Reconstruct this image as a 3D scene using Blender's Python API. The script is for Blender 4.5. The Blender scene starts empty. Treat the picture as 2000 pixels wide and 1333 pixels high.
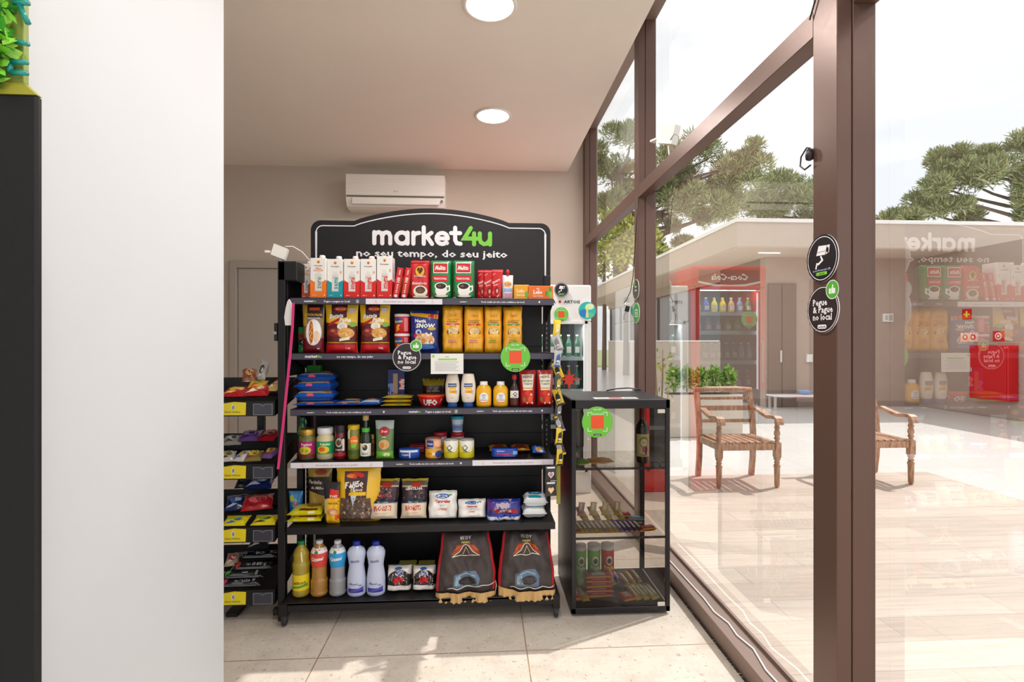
import bpy, math, random
from mathutils import Vector, Matrix, Euler, noise
random.seed(7)
scn = bpy.context.scene
PI = math.pi
# ---------------------------------------------------------------- camera
F = 1000.0                      # focal length in pixels of the 2000 px wide frame
YAW = math.atan2(60, 1000)      # the camera looks a little to the right of the room's long axis
CAMZ = 1.4
cd = bpy.data.cameras.new('camera'); cam = bpy.data.objects.new('camera', cd)
cd.sensor_width = 36; cd.lens = 36 * F / 2000; cd.clip_start = .05; cd.clip_end = 300
cam.location = (0, 0, CAMZ); cam.rotation_euler = (PI / 2, 0, -YAW)
scn.collection.objects.link(cam); scn.camera = cam
# ---------------------------------------------------------------- view, sky, sun
scn.view_settings.view_transform = 'Standard'; scn.view_settings.look = 'None'
scn.view_settings.gamma = 1; scn.view_settings.exposure = 0.5; scn.view_settings.use_curve_mapping = False
cy = scn.cycles
cy.max_bounces = 14; cy.transparent_max_bounces = 24; cy.glossy_bounces = 5; cy.diffuse_bounces = 5; cy.transmission_bounces = 8
cy.caustics_reflective = False; cy.caustics_refractive = False; cy.sample_clamp_indirect = 6
w = bpy.data.worlds.new('cloudy_sky'); scn.world = w; w.use_nodes = True
nt = w.node_tree; nt.nodes.clear()
out = nt.nodes.new('ShaderNodeOutputWorld'); bg = nt.nodes.new('ShaderNodeBackground')
tc = nt.nodes.new('ShaderNodeTexCoord'); mp = nt.nodes.new('ShaderNodeMapping'); mp.inputs['Scale'].default_value = (1.6, 1.6, 4.5)
ns = nt.nodes.new('ShaderNodeTexNoise'); ns.inputs['Scale'].default_value = 1.5; ns.inputs['Detail'].default_value = 6; ns.inputs['Roughness'].default_value = .5
cr = nt.nodes.new('ShaderNodeValToRGB')
cr.color_ramp.elements[0].position = .36; cr.color_ramp.elements[0].color = (.70, .725, .78, 1)
cr.color_ramp.elements[1].position = .56; cr.color_ramp.elements[1].color = (1, 1, 1, 1)
nt.links.new(tc.outputs['Generated'], mp.inputs['Vector']); nt.links.new(mp.outputs['Vector'], ns.inputs['Vector'])
nt.links.new(ns.outputs['Fac'], cr.inputs['Fac']); nt.links.new(cr.outputs['Color'], bg.inputs['Color'])
bg.inputs['Strength'].default_value = 1.3
nt.links.new(bg.outputs['Background'], out.inputs['Surface'])
sd = bpy.data.lights.new('sun', 'SUN'); sun = bpy.data.objects.new('sun', sd); scn.collection.objects.link(sun)
sd.energy = 3.6; sd.angle = math.radians(.6); sd.color = (1, .97, .93)
_az = Vector((.915, .405, 0)).normalized(); _el = math.radians(56.5)
sun.rotation_euler = (_az * math.cos(_el) + Vector((0, 0, math.sin(_el)))).to_track_quat('Z', 'Y').to_euler()
# ---------------------------------------------------------------- helpers: picture to place
cY, sY = math.cos(YAW), math.sin(YAW)
def ratio(px):                                   # X/Y of the vertical plane through a picture column
    u = (px - 1000) / F
    return (sY + u * cY) / (cY - u * sY)
def depth(X, Y): return Y * cY + X * sY
def XatY(px, Y): return ratio(px) * Y
def YatX(px, X): return X / ratio(px)
def Zat(py, X, Y): return CAMZ + (666.5 - py) / F * depth(X, Y)
# ---------------------------------------------------------------- helpers: materials
def s2l(c): return c / 12.92 if c <= .04045 else ((c + .055) / 1.055) ** 2.4
def rgb(h):
    h = h.lstrip('#'); return tuple(s2l(int(h[i:i + 2], 16) / 255) for i in (0, 2, 4)) + (1,)
_mats = {}
def mat(h, rough=.45, metal=0, trans=0, emit=0, coat=0, bump=0, bscale=60, alpha=1, ior=1.45):
    k = (h, rough, metal, trans, emit, coat, bump, bscale, alpha)
    if k in _mats: return _mats[k]
    m = bpy.data.materials.new('surface_' + h.strip('#')); m.use_nodes = True
    n = m.node_tree; b = n.nodes['Principled BSDF']
    b.inputs['Base Color'].default_value = rgb(h); b.inputs['Roughness'].default_value = rough; b.inputs['Metallic'].default_value = metal
    b.inputs['Transmission Weight'].default_value = trans; b.inputs['Coat Weight'].default_value = coat; b.inputs['IOR'].default_value = ior
    b.inputs['Coat Roughness'].default_value = .15; b.inputs['Alpha'].default_value = alpha
    if emit: b.inputs['Emission Color'].default_value = rgb(h); b.inputs['Emission Strength'].default_value = emit
    t = n.nodes.new('ShaderNodeTexCoord'); x = n.nodes.new('ShaderNodeTexNoise'); x.inputs['Scale'].default_value = bscale; x.inputs['Detail'].default_value = 3
    n.links.new(t.outputs['Object'], x.inputs['Vector'])
    r = n.nodes.new('ShaderNodeMapRange'); r.inputs['To Min'].default_value = max(0, rough - .05); r.inputs['To Max'].default_value = min(1, rough + .05)
    n.links.new(x.outputs['Fac'], r.inputs['Value']); n.links.new(r.outputs['Result'], b.inputs['Roughness'])
    if bump:
        q = n.nodes.new('ShaderNodeBump'); q.inputs['Strength'].default_value = bump; q.inputs['Distance'].default_value = .01
        n.links.new(x.outputs['Fac'], q.inputs['Height']); n.links.new(q.outputs['Normal'], b.inputs['Normal'])
    _mats[k] = m; return m
def M(x):                                        # a colour code stands for satin plastic print of that colour
    return x if not isinstance(x, str) else mat(x, .38)
def tree_mat(name):
    m = bpy.data.materials.new(name); m.use_nodes = True; n = m.node_tree
    return m, n, n.nodes['Principled BSDF'], n.nodes, n.links
def tiles(name, c1, c2, grout, w_, h_, ox, oy, gs, offset=0, rough=.5, speck=None, grain=0, rotz=0, bumps=.1):
    m, n, b, N, L = tree_mat(name)
    g = N.new('ShaderNodeNewGeometry'); mp = N.new('ShaderNodeMapping'); mp.inputs['Location'].default_value = (-ox, -oy, 0); mp.vector_type = 'POINT'
    mp.inputs['Rotation'].default_value = (0, 0, rotz)
    br = N.new('ShaderNodeTexBrick'); br.offset = offset; br.offset_frequency = 2; br.squash = 1
    br.inputs['Scale'].default_value = 1; br.inputs['Brick Width'].default_value = w_; br.inputs['Row Height'].default_value = h_
    br.inputs['Mortar Size'].default_value = gs; br.inputs['Mortar Smooth'].default_value = .1; br.inputs['Bias'].default_value = 0
    br.inputs['Color1'].default_value = rgb(c1); br.inputs['Color2'].default_value = rgb(c2); br.inputs['Mortar'].default_value = rgb(grout)
    L.new(g.outputs['Position'], mp.inputs['Vector']); L.new(mp.outputs['Vector'], br.inputs['Vector'])
    col = br.outputs['Color']
    def mixin(col, fac, c, blend='MIX'):
        x = N.new('ShaderNodeMix'); x.data_type = 'RGBA'; x.blend_type = blend; L.new(fac, x.inputs['Factor']); L.new(col, x.inputs['A']); x.inputs['B'].default_value = rgb(c); return x.outputs['Result']
    def ramp(src, a, b_, ca=0, cb=1):
        r = N.new('ShaderNodeMapRange'); r.inputs['From Min'].default_value = a; r.inputs['From Max'].default_value = b_; r.inputs['To Min'].default_value = ca; r.inputs['To Max'].default_value = cb; L.new(src, r.inputs['Value']); return r.outputs['Result']
    if speck:
        for (sc, a, b_, c, st) in speck:
            q = N.new('ShaderNodeTexNoise'); q.inputs['Scale'].default_value = sc; q.inputs['Detail'].default_value = 4; q.inputs['Roughness'].default_value = .6
            L.new(g.outputs['Position'], q.inputs['Vector']); col = mixin(col, ramp(q.outputs['Fac'], a, b_, 0, st), c)
    if grain:
        q = N.new('ShaderNodeTexNoise'); q.inputs['Scale'].default_value = 1; q.inputs['Detail'].default_value = 5; q.inputs['Distortion'].default_value = .6
        m2 = N.new('ShaderNodeMapping'); m2.inputs['Scale'].default_value = (2.2, 38, 1); L.new(mp.outputs['Vector'], m2.inputs['Vector']); L.new(m2.outputs['Vector'], q.inputs['Vector'])
        col = mixin(col, ramp(q.outputs['Fac'], .42, .75, 0, grain), '#9c8578')
    L.new(col, b.inputs['Base Color'])
    b.inputs['Roughness'].default_value = rough
    bp = N.new('ShaderNodeBump'); bp.inputs['Strength'].default_value = bumps; bp.inputs['Distance'].default_value = .003; bp.invert = True
    L.new(br.outputs['Fac'], bp.inputs['Height']); L.new(bp.outputs['Normal'], b.inputs['Normal'])
    return m
def wallpaint(name, c, c2, scale=3, rough=.85, bumpy=.06, fine=220):
    m, n, b, N, L = tree_mat(name)
    g = N.new('ShaderNodeNewGeometry'); q = N.new('ShaderNodeTexNoise'); q.inputs['Scale'].default_value = scale; q.inputs['Detail'].default_value = 5
    L.new(g.outputs['Position'], q.inputs['Vector'])
    x = N.new('ShaderNodeMix'); x.data_type = 'RGBA'; x.inputs['A'].default_value = rgb(c); x.inputs['B'].default_value = rgb(c2)
    L.new(q.outputs['Fac'], x.inputs['Factor']); L.new(x.outputs['Result'], b.inputs['Base Color']); b.inputs['Roughness'].default_value = rough
    f = N.new('ShaderNodeTexNoise'); f.inputs['Scale'].default_value = fine; L.new(g.outputs['Position'], f.inputs['Vector'])
    bp = N.new('ShaderNodeBump'); bp.inputs['Strength'].default_value = bumpy; bp.inputs['Distance'].default_value = .002
    L.new(f.outputs['Fac'], bp.inputs['Height']); L.new(bp.outputs['Normal'], b.inputs['Normal'])
    return m
def clear_glass(name, tint='#ffffff', ior=1.5, extra=0.0):
    """flat pane: lets light straight through and mirrors by Fresnel (both faces of the pane counted)"""
    m = bpy.data.materials.new(name); m.use_nodes = True; n = m.node_tree; n.nodes.clear(); N = n.nodes; L = n.links
    o = N.new('ShaderNodeOutputMaterial'); mx = N.new('ShaderNodeMixShader'); t = N.new('ShaderNodeBsdfTransparent'); g = N.new('ShaderNodeBsdfGlossy')
    t.inputs['Color'].default_value = rgb(tint); g.inputs['Roughness'].default_value = 0; g.inputs['Color'].default_value = (1, 1, 1, 1)
    fr = N.new('ShaderNodeFresnel'); fr.inputs['IOR'].default_value = ior
    ge = N.new('ShaderNodeNewGeometry'); ab = N.new('ShaderNodeMath'); ab.operation = 'MULTIPLY'; ab.inputs[1].default_value = 1.0
    ad = N.new('ShaderNodeMath'); ad.operation = 'ADD'; ad.inputs[1].default_value = extra; ad.use_clamp = True
    L.new(fr.outputs['Fac'], ab.inputs[0]); L.new(ab.outputs[0], ad.inputs[0]); L.new(ad.outputs[0], mx.inputs['Fac'])
    L.new(t.outputs[0], mx.inputs[1]); L.new(g.outputs[0], mx.inputs[2]); L.new(mx.outputs[0], o.inputs['Surface'])
    return m
# ---------------------------------------------------------------- helpers: meshes
def sub2(t, L, out, lvl=0):
    (a, b, c) = t
    e = [((a[0]-b[0])**2+(a[1]-b[1])**2, 0), ((b[0]-c[0])**2+(b[1]-c[1])**2, 1), ((c[0]-a[0])**2+(c[1]-a[1])**2, 2)]
    l, i = max(e)
    if l <= L * L or lvl > 12: out.append(t); return
    if i == 0: m = ((a[0]+b[0])/2, (a[1]+b[1])/2); sub2((a, m, c), L, out, lvl+1); sub2((m, b, c), L, out, lvl+1)
    elif i == 1: m = ((c[0]+b[0])/2, (c[1]+b[1])/2); sub2((a, b, m), L, out, lvl+1); sub2((a, m, c), L, out, lvl+1)
    else: m = ((a[0]+c[0])/2, (a[1]+c[1])/2); sub2((a, b, m), L, out, lvl+1); sub2((m, b, c), L, out, lvl+1)
_txt = {}
def text2d(s, bold=0.03, res=1):
    """glyph outlines as triangles; capital height 1, centred on 0"""
    k = (s, bold, res)
    if k in _txt: return _txt[k]
    cu = bpy.data.curves.new('lettering', 'FONT'); cu.body = s; cu.size = 1.37; cu.resolution_u = res; cu.offset = bold; cu.fill_mode = 'FRONT'
    ob = bpy.data.objects.new('lettering', cu); scn.collection.objects.link(ob)
    me = bpy.data.meshes.new_from_object(ob.evaluated_get(bpy.context.evaluated_depsgraph_get()))
    me.calc_loop_triangles()
    vs = [v.co for v in me.vertices]
    tris = []
    for t in me.loop_triangles:
        a, b, c = (vs[i] for i in t.vertices)
        ar = (b.x-a.x)*(c.y-a.y)-(b.y-a.y)*(c.x-a.x)
        if abs(ar) < 1e-9: continue
        tris.append(((a.x, a.y), (b.x, b.y), (c.x, c.y)) if ar > 0 else ((a.x, a.y), (c.x, c.y), (b.x, b.y)))
    bpy.data.objects.remove(ob); bpy.data.meshes.remove(me); bpy.data.curves.remove(cu)
    if tris:
        x0 = min(p[0] for t in tris for p in t); x1 = max(p[0] for t in tris for p in t)
    else: x0, x1 = 0, 1
    mx = (x0 + x1) / 2
    r = ([tuple((p[0]-mx, p[1]-.5) for p in t) for t in tris], x1 - x0)
    _txt[k] = r; return r
class MB:
    """collects shapes and links them as ONE mesh object"""
    def __init__(s): s.v = []; s.f = []; s.m = []; s.mats = []; s.sm = []
    def mi(s, m):
        m = M(m)
        if m not in s.mats: s.mats.append(m)
        return s.mats.index(m)
    def add(s, vs, fs, m, mx=None, smooth=False):
        o = len(s.v); i = s.mi(m)
        s.v += [tuple(mx @ Vector(v)) for v in vs] if mx is not None else [tuple(v) for v in vs]
        for f in fs: s.f.append(tuple(o + k for k in f)); s.m.append(i); s.sm.append(smooth)
        return s
    def box(s, x0, x1, y0, y1, z0, z1, m, c=0, mx=None):
        if x1 < x0: x0, x1 = x1, x0
        if y1 < y0: y0, y1 = y1, y0
        if z1 < z0: z0, z1 = z1, z0
        c = min(c, (x1-x0)*.45, (y1-y0)*.45, (z1-z0)*.45)
        if c <= 0:
            vs = [(x, y, z) for x in (x0, x1) for y in (y0, y1) for z in (z0, z1)]
            return s.add(vs, [(0,1,3,2), (4,6,7,5), (0,4,5,1), (2,3,7,6), (0,2,6,4), (1,5,7,3)], m, mx)
        vs = []; idx = {}
        for i, x in enumerate((x0, x1)):
            for j, y in enumerate((y0, y1)):
                for k, z in enumerate((z0, z1)):
                    xi = x + c * (1 - 2*i); yi = y + c * (1 - 2*j); zi = z + c * (1 - 2*k)
                    idx[(i,j,k,0)] = len(vs); vs.append((x, yi, zi))
                    idx[(i,j,k,1)] = len(vs); vs.append((xi, y, zi))
                    idx[(i,j,k,2)] = len(vs); vs.append((xi, yi, z))
        fs = []
        for i in (0, 1):
            q = [idx[(i,0,0,0)], idx[(i,1,0,0)], idx[(i,1,1,0)], idx[(i,0,1,0)]]; fs.append(q if i else q[::-1])
            q = [idx[(0,i,0,1)], idx[(1,i,0,1)], idx[(1,i,1,1)], idx[(0,i,1,1)]]; fs.append(q[::-1] if i else q)
            q = [idx[(0,0,i,2)], idx[(1,0,i,2)], idx[(1,1,i,2)], idx[(0,1,i,2)]]; fs.append(q if i else q[::-1])
        for i in (0, 1):
            for j in (0, 1):
                q = [idx[(0,i,j,1)], idx[(1,i,j,1)], idx[(1,i,j,2)], idx[(0,i,j,2)]]; fs.append(q if (i ^ j) else q[::-1])
                q = [idx[(i,0,j,0)], idx[(i,1,j,0)], idx[(i,1,j,2)], idx[(i,0,j,2)]]; fs.append(q[::-1] if (i ^ j) else q)
                q = [idx[(i,j,0,0)], idx[(i,j,1,0)], idx[(i,j,1,1)], idx[(i,j,0,1)]]; fs.append(q if (i ^ j) else q[::-1])
                for k in (0, 1):
                    q = [idx[(i,j,k,0)], idx[(i,j,k,1)], idx[(i,j,k,2)]]; fs.append(q if (i ^ j ^ k) else q[::-1])
        return s.add(vs, fs, m, mx)
    def lathe(s, prof, m, n=24, mx=None, cx=0, cy=0, smooth=True, cap=True, sx=1, sy=1):
        vs = []; fs = []
        for r, z in prof:
            for k in range(n):
                a = 2*PI*k/n; vs.append((cx + sx*r*math.cos(a), cy + sy*r*math.sin(a), z))
        for i in range(len(prof)-1):
            for k in range(n):
                k2 = (k+1) % n; fs.append((i*n+k, i*n+k2, (i+1)*n+k2, (i+1)*n+k))
        s.add(vs, fs, m, mx, smooth)
        if cap:
            for i, fl in ((0, 1), (len(prof)-1, 0)):
                if prof[i][0] > 1e-5:
                    ring = [vs[i*n+k] for k in range(n)]
                    s.add(ring, [tuple(range(n))[::-1] if fl else tuple(range(n))], m, mx)
        return s
    def tube(s, pts, r, m, n=8, mx=None, smooth=True, caps=True):
        pts = [Vector(p) for p in pts]; vs = []; fs = []; up = None
        for i, p in enumerate(pts):
            d = (pts[min(i+1, len(pts)-1)] - pts[max(i-1, 0)]).normalized()
            if up is None: up = Vector((0, 0, 1)) if abs(d.z) < .9 else Vector((1, 0, 0))
            a = d.cross(up).normalized(); b = a.cross(d).normalized(); up = b
            rr = r[i] if isinstance(r, (list, tuple)) else r
            for k in range(n):
                t = 2*PI*k/n; vs.append(p + a*math.cos(t)*rr + b*math.sin(t)*rr)
        for i in range(len(pts)-1):
            for k in range(n):
                k2 = (k+1) % n; fs.append((i*n+k, i*n+k2, (i+1)*n+k2, (i+1)*n+k))
        if caps: fs.append(tuple(range(n))[::-1]); fs.append(tuple((len(pts)-1)*n+k for k in range(n)))
        return s.add(vs, fs, m, mx, smooth)
    def prism(s, poly, y0, y1, m, mx=None, side=None):
        """outline in x,z pushed from y0 (front) to y1 (back)"""
        n = len(poly); vs = [(x, y0, z) for x, z in poly] + [(x, y1, z) for x, z in poly]
        s.add(vs, [tuple(range(n)), tuple(range(2*n-1, n-1, -1))], m, mx)
        return s.add(vs, [(i, i+n, (i+1) % n + n, (i+1) % n) for i in range(n)], side or m, mx)
    def surf(s, S, nu, nv, m, u0, u1, v0, v1, mx=None, flip=False, smooth=True):
        vs = [S(u0 + (u1-u0)*i/nu, v0 + (v1-v0)*j/nv) for j in range(nv+1) for i in range(nu+1)]
        fs = []
        for j in range(nv):
            for i in range(nu):
                a = j*(nu+1)+i; q = (a, a+1, a+nu+2, a+nu+1); fs.append(q[::-1] if flip else q)
        return s.add(vs, fs, m, mx, smooth)
    def decal(s, art, S, W, H, L=.02, mx=None, smooth=False, eps=.0004):
        """printed shapes laid on a surface S(u,v,offset); art in units of half width and full height"""
        for li, a in enumerate(art):
            o = eps * (1 + li * .35); k = a[0]; tris = []
            if k == 'r':
                u0, v0, u1, v1 = a[1]*W/2, a[2]*H, a[3]*W/2, a[4]*H; c = a[5]
                tris = [((u0, v0), (u1, v0), (u1, v1)), ((u0, v0), (u1, v1), (u0, v1))]
            elif k == 'e':
                cu, cv, ru, rv = a[1]*W/2, a[2]*H, a[3]*W/2, a[4]*H; c = a[5]; rot = a[6] if len(a) > 6 else 0; n = 20
                cr_, sr_ = math.cos(rot), math.sin(rot)
                ring = [(cu + ru*math.cos(2*PI*i/n)*cr_ - rv*math.sin(2*PI*i/n)*sr_, cv + ru*math.cos(2*PI*i/n)*sr_ + rv*math.sin(2*PI*i/n)*cr_) for i in range(n)]
                tris = [((cu, cv), ring[i], ring[(i+1) % n]) for i in range(n)]
            elif k == 'p':
                pts = [(x*W/2, y*H) for x, y in a[1]]; c = a[2]; cx_ = sum(p[0] for p in pts)/len(pts); cy_ = sum(p[1] for p in pts)/len(pts)
                tris = [((cx_, cy_), pts[i], pts[(i+1) % len(pts)]) for i in range(len(pts))]
            elif k == 'l':       # rounded stroke through points, width in units of height
                pts = [(x*W/2, y*H) for x, y in a[1]]; wd = a[2]*H/2; c = a[3]
                closed = math.hypot(pts[0][0]-pts[-1][0], pts[0][1]-pts[-1][1]) < 1e-6 and len(pts) > 3
                if closed: pts = pts[:-1]
                n = len(pts); rail = []
                def nrm(p, q):
                    dx, dy = q[0]-p[0], q[1]-p[1]; l = math.hypot(dx, dy) or 1; return (-dy/l, dx/l)
                for i in range(n):
                    a_ = nrm(pts[i-1], pts[i]) if (i > 0 or closed) else None; b_ = nrm(pts[i], pts[(i+1) % n]) if (i < n-1 or closed) else None
                    a_ = a_ or b_; b_ = b_ or a_
                    mx_, my_ = a_[0]+b_[0], a_[1]+b_[1]; q_ = max(.35, (mx_*mx_+my_*my_)/2)
                    mx_, my_ = mx_/q_, my_/q_
                    rail.append(((pts[i][0]-mx_*wd, pts[i][1]-my_*wd), (pts[i][0]+mx_*wd, pts[i][1]+my_*wd)))
                for i in range(n if closed else n-1):
                    (l0, r0), (l1, r1) = rail[i], rail[(i+1) % n]; tris += [(l0, l1, r1), (l0, r1, r0)]
                if not closed:
                    for (p, q) in ((pts[0], pts[1]), (pts[-1], pts[-2])):
                        nx, ny = nrm(p, q); a0 = math.atan2(ny, nx)
                        tris += [(p, (p[0]+wd*math.cos(a0+PI*i/6), p[1]+wd*math.sin(a0+PI*i/6)), (p[0]+wd*math.cos(a0+PI*(i+1)/6), p[1]+wd*math.sin(a0+PI*(i+1)/6))) for i in range(6)]
            elif k == 't':       # text, cu, cv, cap height, colour, widest, turn, slant, weight
                st, cu, cv, h, c = a[1:6]; mw = a[6] if len(a) > 6 and a[6] else 0; rot = a[7] if len(a) > 7 else 0; sh = a[8] if len(a) > 8 else 0; bo = a[9] if len(a) > 9 else .03
                T, tw = text2d(st, bo); hh = h*H; sx = hh
                lim = mw * W if abs(math.sin(rot)) < .7 else mw * H
                if mw < 0 or (mw and tw*hh > lim): sx = abs(lim)/tw
                cr_, sr_ = math.cos(rot), math.sin(rot)
                for t in T:
                    q = []
                    for (x, y) in t:
                        x = x*sx + y*hh*sh; y = y*hh; q.append((cu*W/2 + x*cr_ - y*sr_, cv*H + x*sr_ + y*cr_))
                    tris.append(tuple(q))
            fine = []
            for t in tris: sub2(t, L, fine) if L else fine.append(t)
            vs = []; fs = []; ix = {}
            for t in fine:
                f = []
                for p in t:
                    kk = (round(p[0], 6), round(p[1], 6))
                    if kk not in ix: ix[kk] = len(vs); vs.append(S(p[0], p[1], o))
                    f.append(ix[kk])
                if len(set(f)) == 3: fs.append(tuple(f))
            s.add(vs, fs, c, mx, smooth)
        return s
    def build(s, name, parent=None, loc=None, rot=None, **kw):
        me = bpy.data.meshes.new(name); me.from_pydata(s.v, [], s.f)
        for m in s.mats: me.materials.append(m)
        me.polygons.foreach_set('material_index', s.m); me.polygons.foreach_set('use_smooth', s.sm); me.update()
        o = bpy.data.objects.new(name, me); scn.collection.objects.link(o)
        if parent is not None: o.parent = parent
        if loc is not None: o.location = loc
        if rot is not None: o.rotation_euler = rot
        tag(o, **kw); return o
def tag(o, label=None, cat=None, group=None, kind=None):
    for k, v in (('label', label), ('category', cat), ('group', group), ('kind', kind)):
        if v: o[k] = v
    return o
def empty(name, label, cat, loc, rot=(0, 0, 0), group=None):
    o = bpy.data.objects.new(name, None); scn.collection.objects.link(o); o.location = loc; o.rotation_euler = rot; o.empty_display_size = .05
    return tag(o, label, cat, group)
def kids(o): return [c for c in scn.collection.objects if c.parent is o]
def copy_tree(o, loc=None, rot=None, label=None, group=None, scale=None):
    def cp(a, par):
        c = a.copy(); scn.collection.objects.link(c); c.parent = par
        for ch in kids(a): cp(ch, c)
        return c
    c = cp(o, None)
    if loc is not None: c.location = loc
    if rot is not None: c.rotation_euler = rot
    if scale is not None: c.scale = scale
    if label: c['label'] = label
    if group: c['group'] = group
    return c
def struct(name, mb, **kw): return mb.build(name, kind='structure', **kw)
def flat(y0):
    return lambda u, v, o: (u, y0 - o, v)
def cyl(R, y0=0):
    def S(u, v, o):
        r = R(v) if callable(R) else R
        a = u / max(r, .005); return ((r + o) * math.sin(a), y0 - (r + o) * math.cos(a), v)
    return S
# ================================================================ THE SETTING
GX = 1.20          # the glass line of the window wall
YB = 5.45          # back wall
ZC = 3.22          # lowered ceiling
m_frame = mat('#674f46', .36, .35); m_frame2 = mat('#8b766d', .4, .3)
m_wallL = wallpaint('white_wall_paint', '#d3d5da', '#cfd0d4'); m_wallB = wallpaint('warm_grey_wall_paint', '#c6b9ac', '#bfb2a4')
m_ceil = wallpaint('ceiling_paint', '#f3ebe3', '#efe6dd')
m_floor = tiles('speckled_stone_tile', '#c9beb1', '#cdc2b5', '#8f745c', .925, .925, .205-.925*10, 2.306-.925*10, .0028, 0, .42,
                speck=[(9, .45, .7, '#b5a595', .55), (45, .60, .68, '#8f6f5c', .6), (70, .62, .7, '#e9e4dc', .8)])
m_deck = tiles('wood_look_plank_tile', '#cdbcae', '#baa99b', '#9c8e84', 1.2, .2, -.4, .07-4, .0022, .37, .45, grain=.45)
m_porc = tiles('pale_porcelain_tile', '#dad6d2', '#d6d2cd', '#bdb6b0', .9, .9, 0, 0, .003, 0, .25)
struct('floor', MB().box(-4.2, 1.09, -3, YB+.1, -.1, 0, m_floor))
struct('wall_back', MB().box(-4.2, 1.25, YB, YB+.15, 0, 4.1, m_wallB))
struct('wall_left', MB().box(-1.15, -1.004, -3, 2.063, 0, ZC, m_wallL))
struct('wall_side_left', MB().box(-4.3, -4.2, -3, YB, 0, ZC, m_wallB))
struct('ceiling', MB().box(-4.2, .925, -3, YB, ZC, ZC+.5, m_ceil))
struct('ceiling_slot', MB().box(-4.2, 1.3, -3, YB+.15, 4.0, 4.1, m_ceil))
struct('baseboard_back', MB().box(-4.2, 1.08, YB-.015, YB, 0, .08, mat('#d8d0c6', .5)))
# window wall: mullions, transoms, bottom track, top rail, panes
MUL = [(1.509, 1.623), (3.50, 3.595), (5.33, 5.445), (-.45, -.34)]
for i, (a, b) in enumerate(MUL):
    mb = MB().box(1.09, 1.137, a, b, .08, 3.98, m_frame, .002).box(1.141, 1.215, a, b, .08, 3.98, m_frame, .002).box(1.1, 1.2, a+.004, b-.004, .08, 3.98, mat('#2b201c', .6))
    struct('window_%d_mullion' % (i+1), mb)
ZT = CAMZ + 1.0
YS = [-2.4, -.45, 1.509, 3.50, 5.33]
struct('trim_1_window_track', MB().box(1.09, 1.215, -3, YB, 0, .08, m_frame2, .002).box(1.193, 1.207, -3, YB, .08, .095, m_frame2))
struct('trim_2_window_top_rail', MB().box(1.09, 1.215, -3, YB, 3.64, 3.74, m_frame2, .002).box(1.1, 1.21, -3, YB, 3.74, 4.0, m_frame2))
for i, (a, b) in enumerate([(1.623, 3.50), (3.595, 5.33)]):
    struct('window_%d_transom' % (i+2), MB().box(1.09, 1.145, a, b, ZT, ZT+.0865, m_frame, .002).box(1.143, 1.215, a, b, ZT+.045, ZT+.0865, m_frame))
struct('window_1_transom', MB().box(1.141, 1.215, -.34, 1.509, ZT+.040, ZT+.10, m_frame, .002))
m_pane = clear_glass('window_glass', '#f6f8f7', 1.85, .145)
for i, (a, b) in enumerate([(-.34, 1.509), (1.623, 3.50), (3.595, 5.33)]):
    for nm, z0, z1 in (('lower', .09, ZT+.05), ('upper', ZT+.08, 3.65)):
        mb = MB(); mb.add([(GX, a, z0), (GX, b, z0), (GX, b, z1), (GX, a, z1)], [(0, 3, 2, 1)], m_pane)
        struct('window_%d_%s_glass_pane' % (i+1, nm), mb)
mb = MB(); mb.add([(GX, -3, .09), (GX, -.45, .09), (GX, -.45, 3.65), (GX, -3, 3.65)], [(0, 3, 2, 1)], m_pane); struct('window_4_glass_pane', mb)
# sealant bead between the track and the floor
mb = MB()
for i in range(60):
    y = 1.7 + i*.022; mb.box(1.078, 1.092, y, y+.012+.006*random.random(), 0, .003+.003*random.random(), mat('#3a322c', .9))
struct('trim_3_floor_sealant', mb)
# door on the back wall
m_door = mat('#aca197', .55); X0 = XatY(451, YB); zt = Zat(510, X0, YB)
mb = MB(); W_ = .95
for (a, b, c_, d) in ((X0, X0+.07, 0, zt), (X0+.07+W_, X0+.14+W_, 0, zt), (X0+.0705, X0+.0695+W_, zt-.075, zt)):
    mb.box(a, b, YB-.035, YB-.001, c_, d, m_door, .004)
struct('door_1_casing', mb)
mb = MB().box(X0+.08, X0+.06+W_, YB-.012, YB-.001, 0, zt-.08, m_door, .002); d = struct('door_1', mb)
mb = MB().tube([(X0+W_-.02, YB-.012, 1.05), (X0+W_-.02, YB-.05, 1.05), (X0+W_-.12, YB-.05, 1.05)], .009, mat('#9a9a9a', .3, .9)); mb.build('door_handle', d)
# downlights
def downlight(x, y, label, en=17):
    o = empty('ceiling_light', label, 'ceiling light', (x, y, ZC), group='round recessed ceiling lights')
    MB().lathe([(.128, -.0005), (.148, -.0005), (.150, -.006), (.140, -.014), (.128, -.010)], mat('#f2eee8', .4), 40, cap=False).build('rim', o)
    MB().lathe([(0.0001, -.006), (.129, -.006)], mat('#fff6ea', .4, emit=5.5), 40, cap=False).build('diffuser', o)
    ld = bpy.data.lights.new('ceiling_lamp', 'AREA'); ld.shape = 'DISK'; ld.size = .25; ld.energy = en; ld.color = (1, .965, .925)
    lo = bpy.data.objects.new('ceiling_lamp', ld); scn.collection.objects.link(lo); lo.parent = o; lo.location = (0, 0, -.02)
    return o
XL = .07
downlight(XatY(963, 4.13), 4.13, 'round recessed ceiling light, the smaller and farther one towards the back wall')
downlight(XatY(957, 2.77), 2.77, 'round recessed ceiling light, the larger nearer one cut by the top of the photo')
for y in (1.35, -.1):  # unseen lamps added nearer the camera to fill light on the shelves
    o = downlight(.05, y, 'added round ceiling light out of view, filling light on the shelving front', 11)
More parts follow.
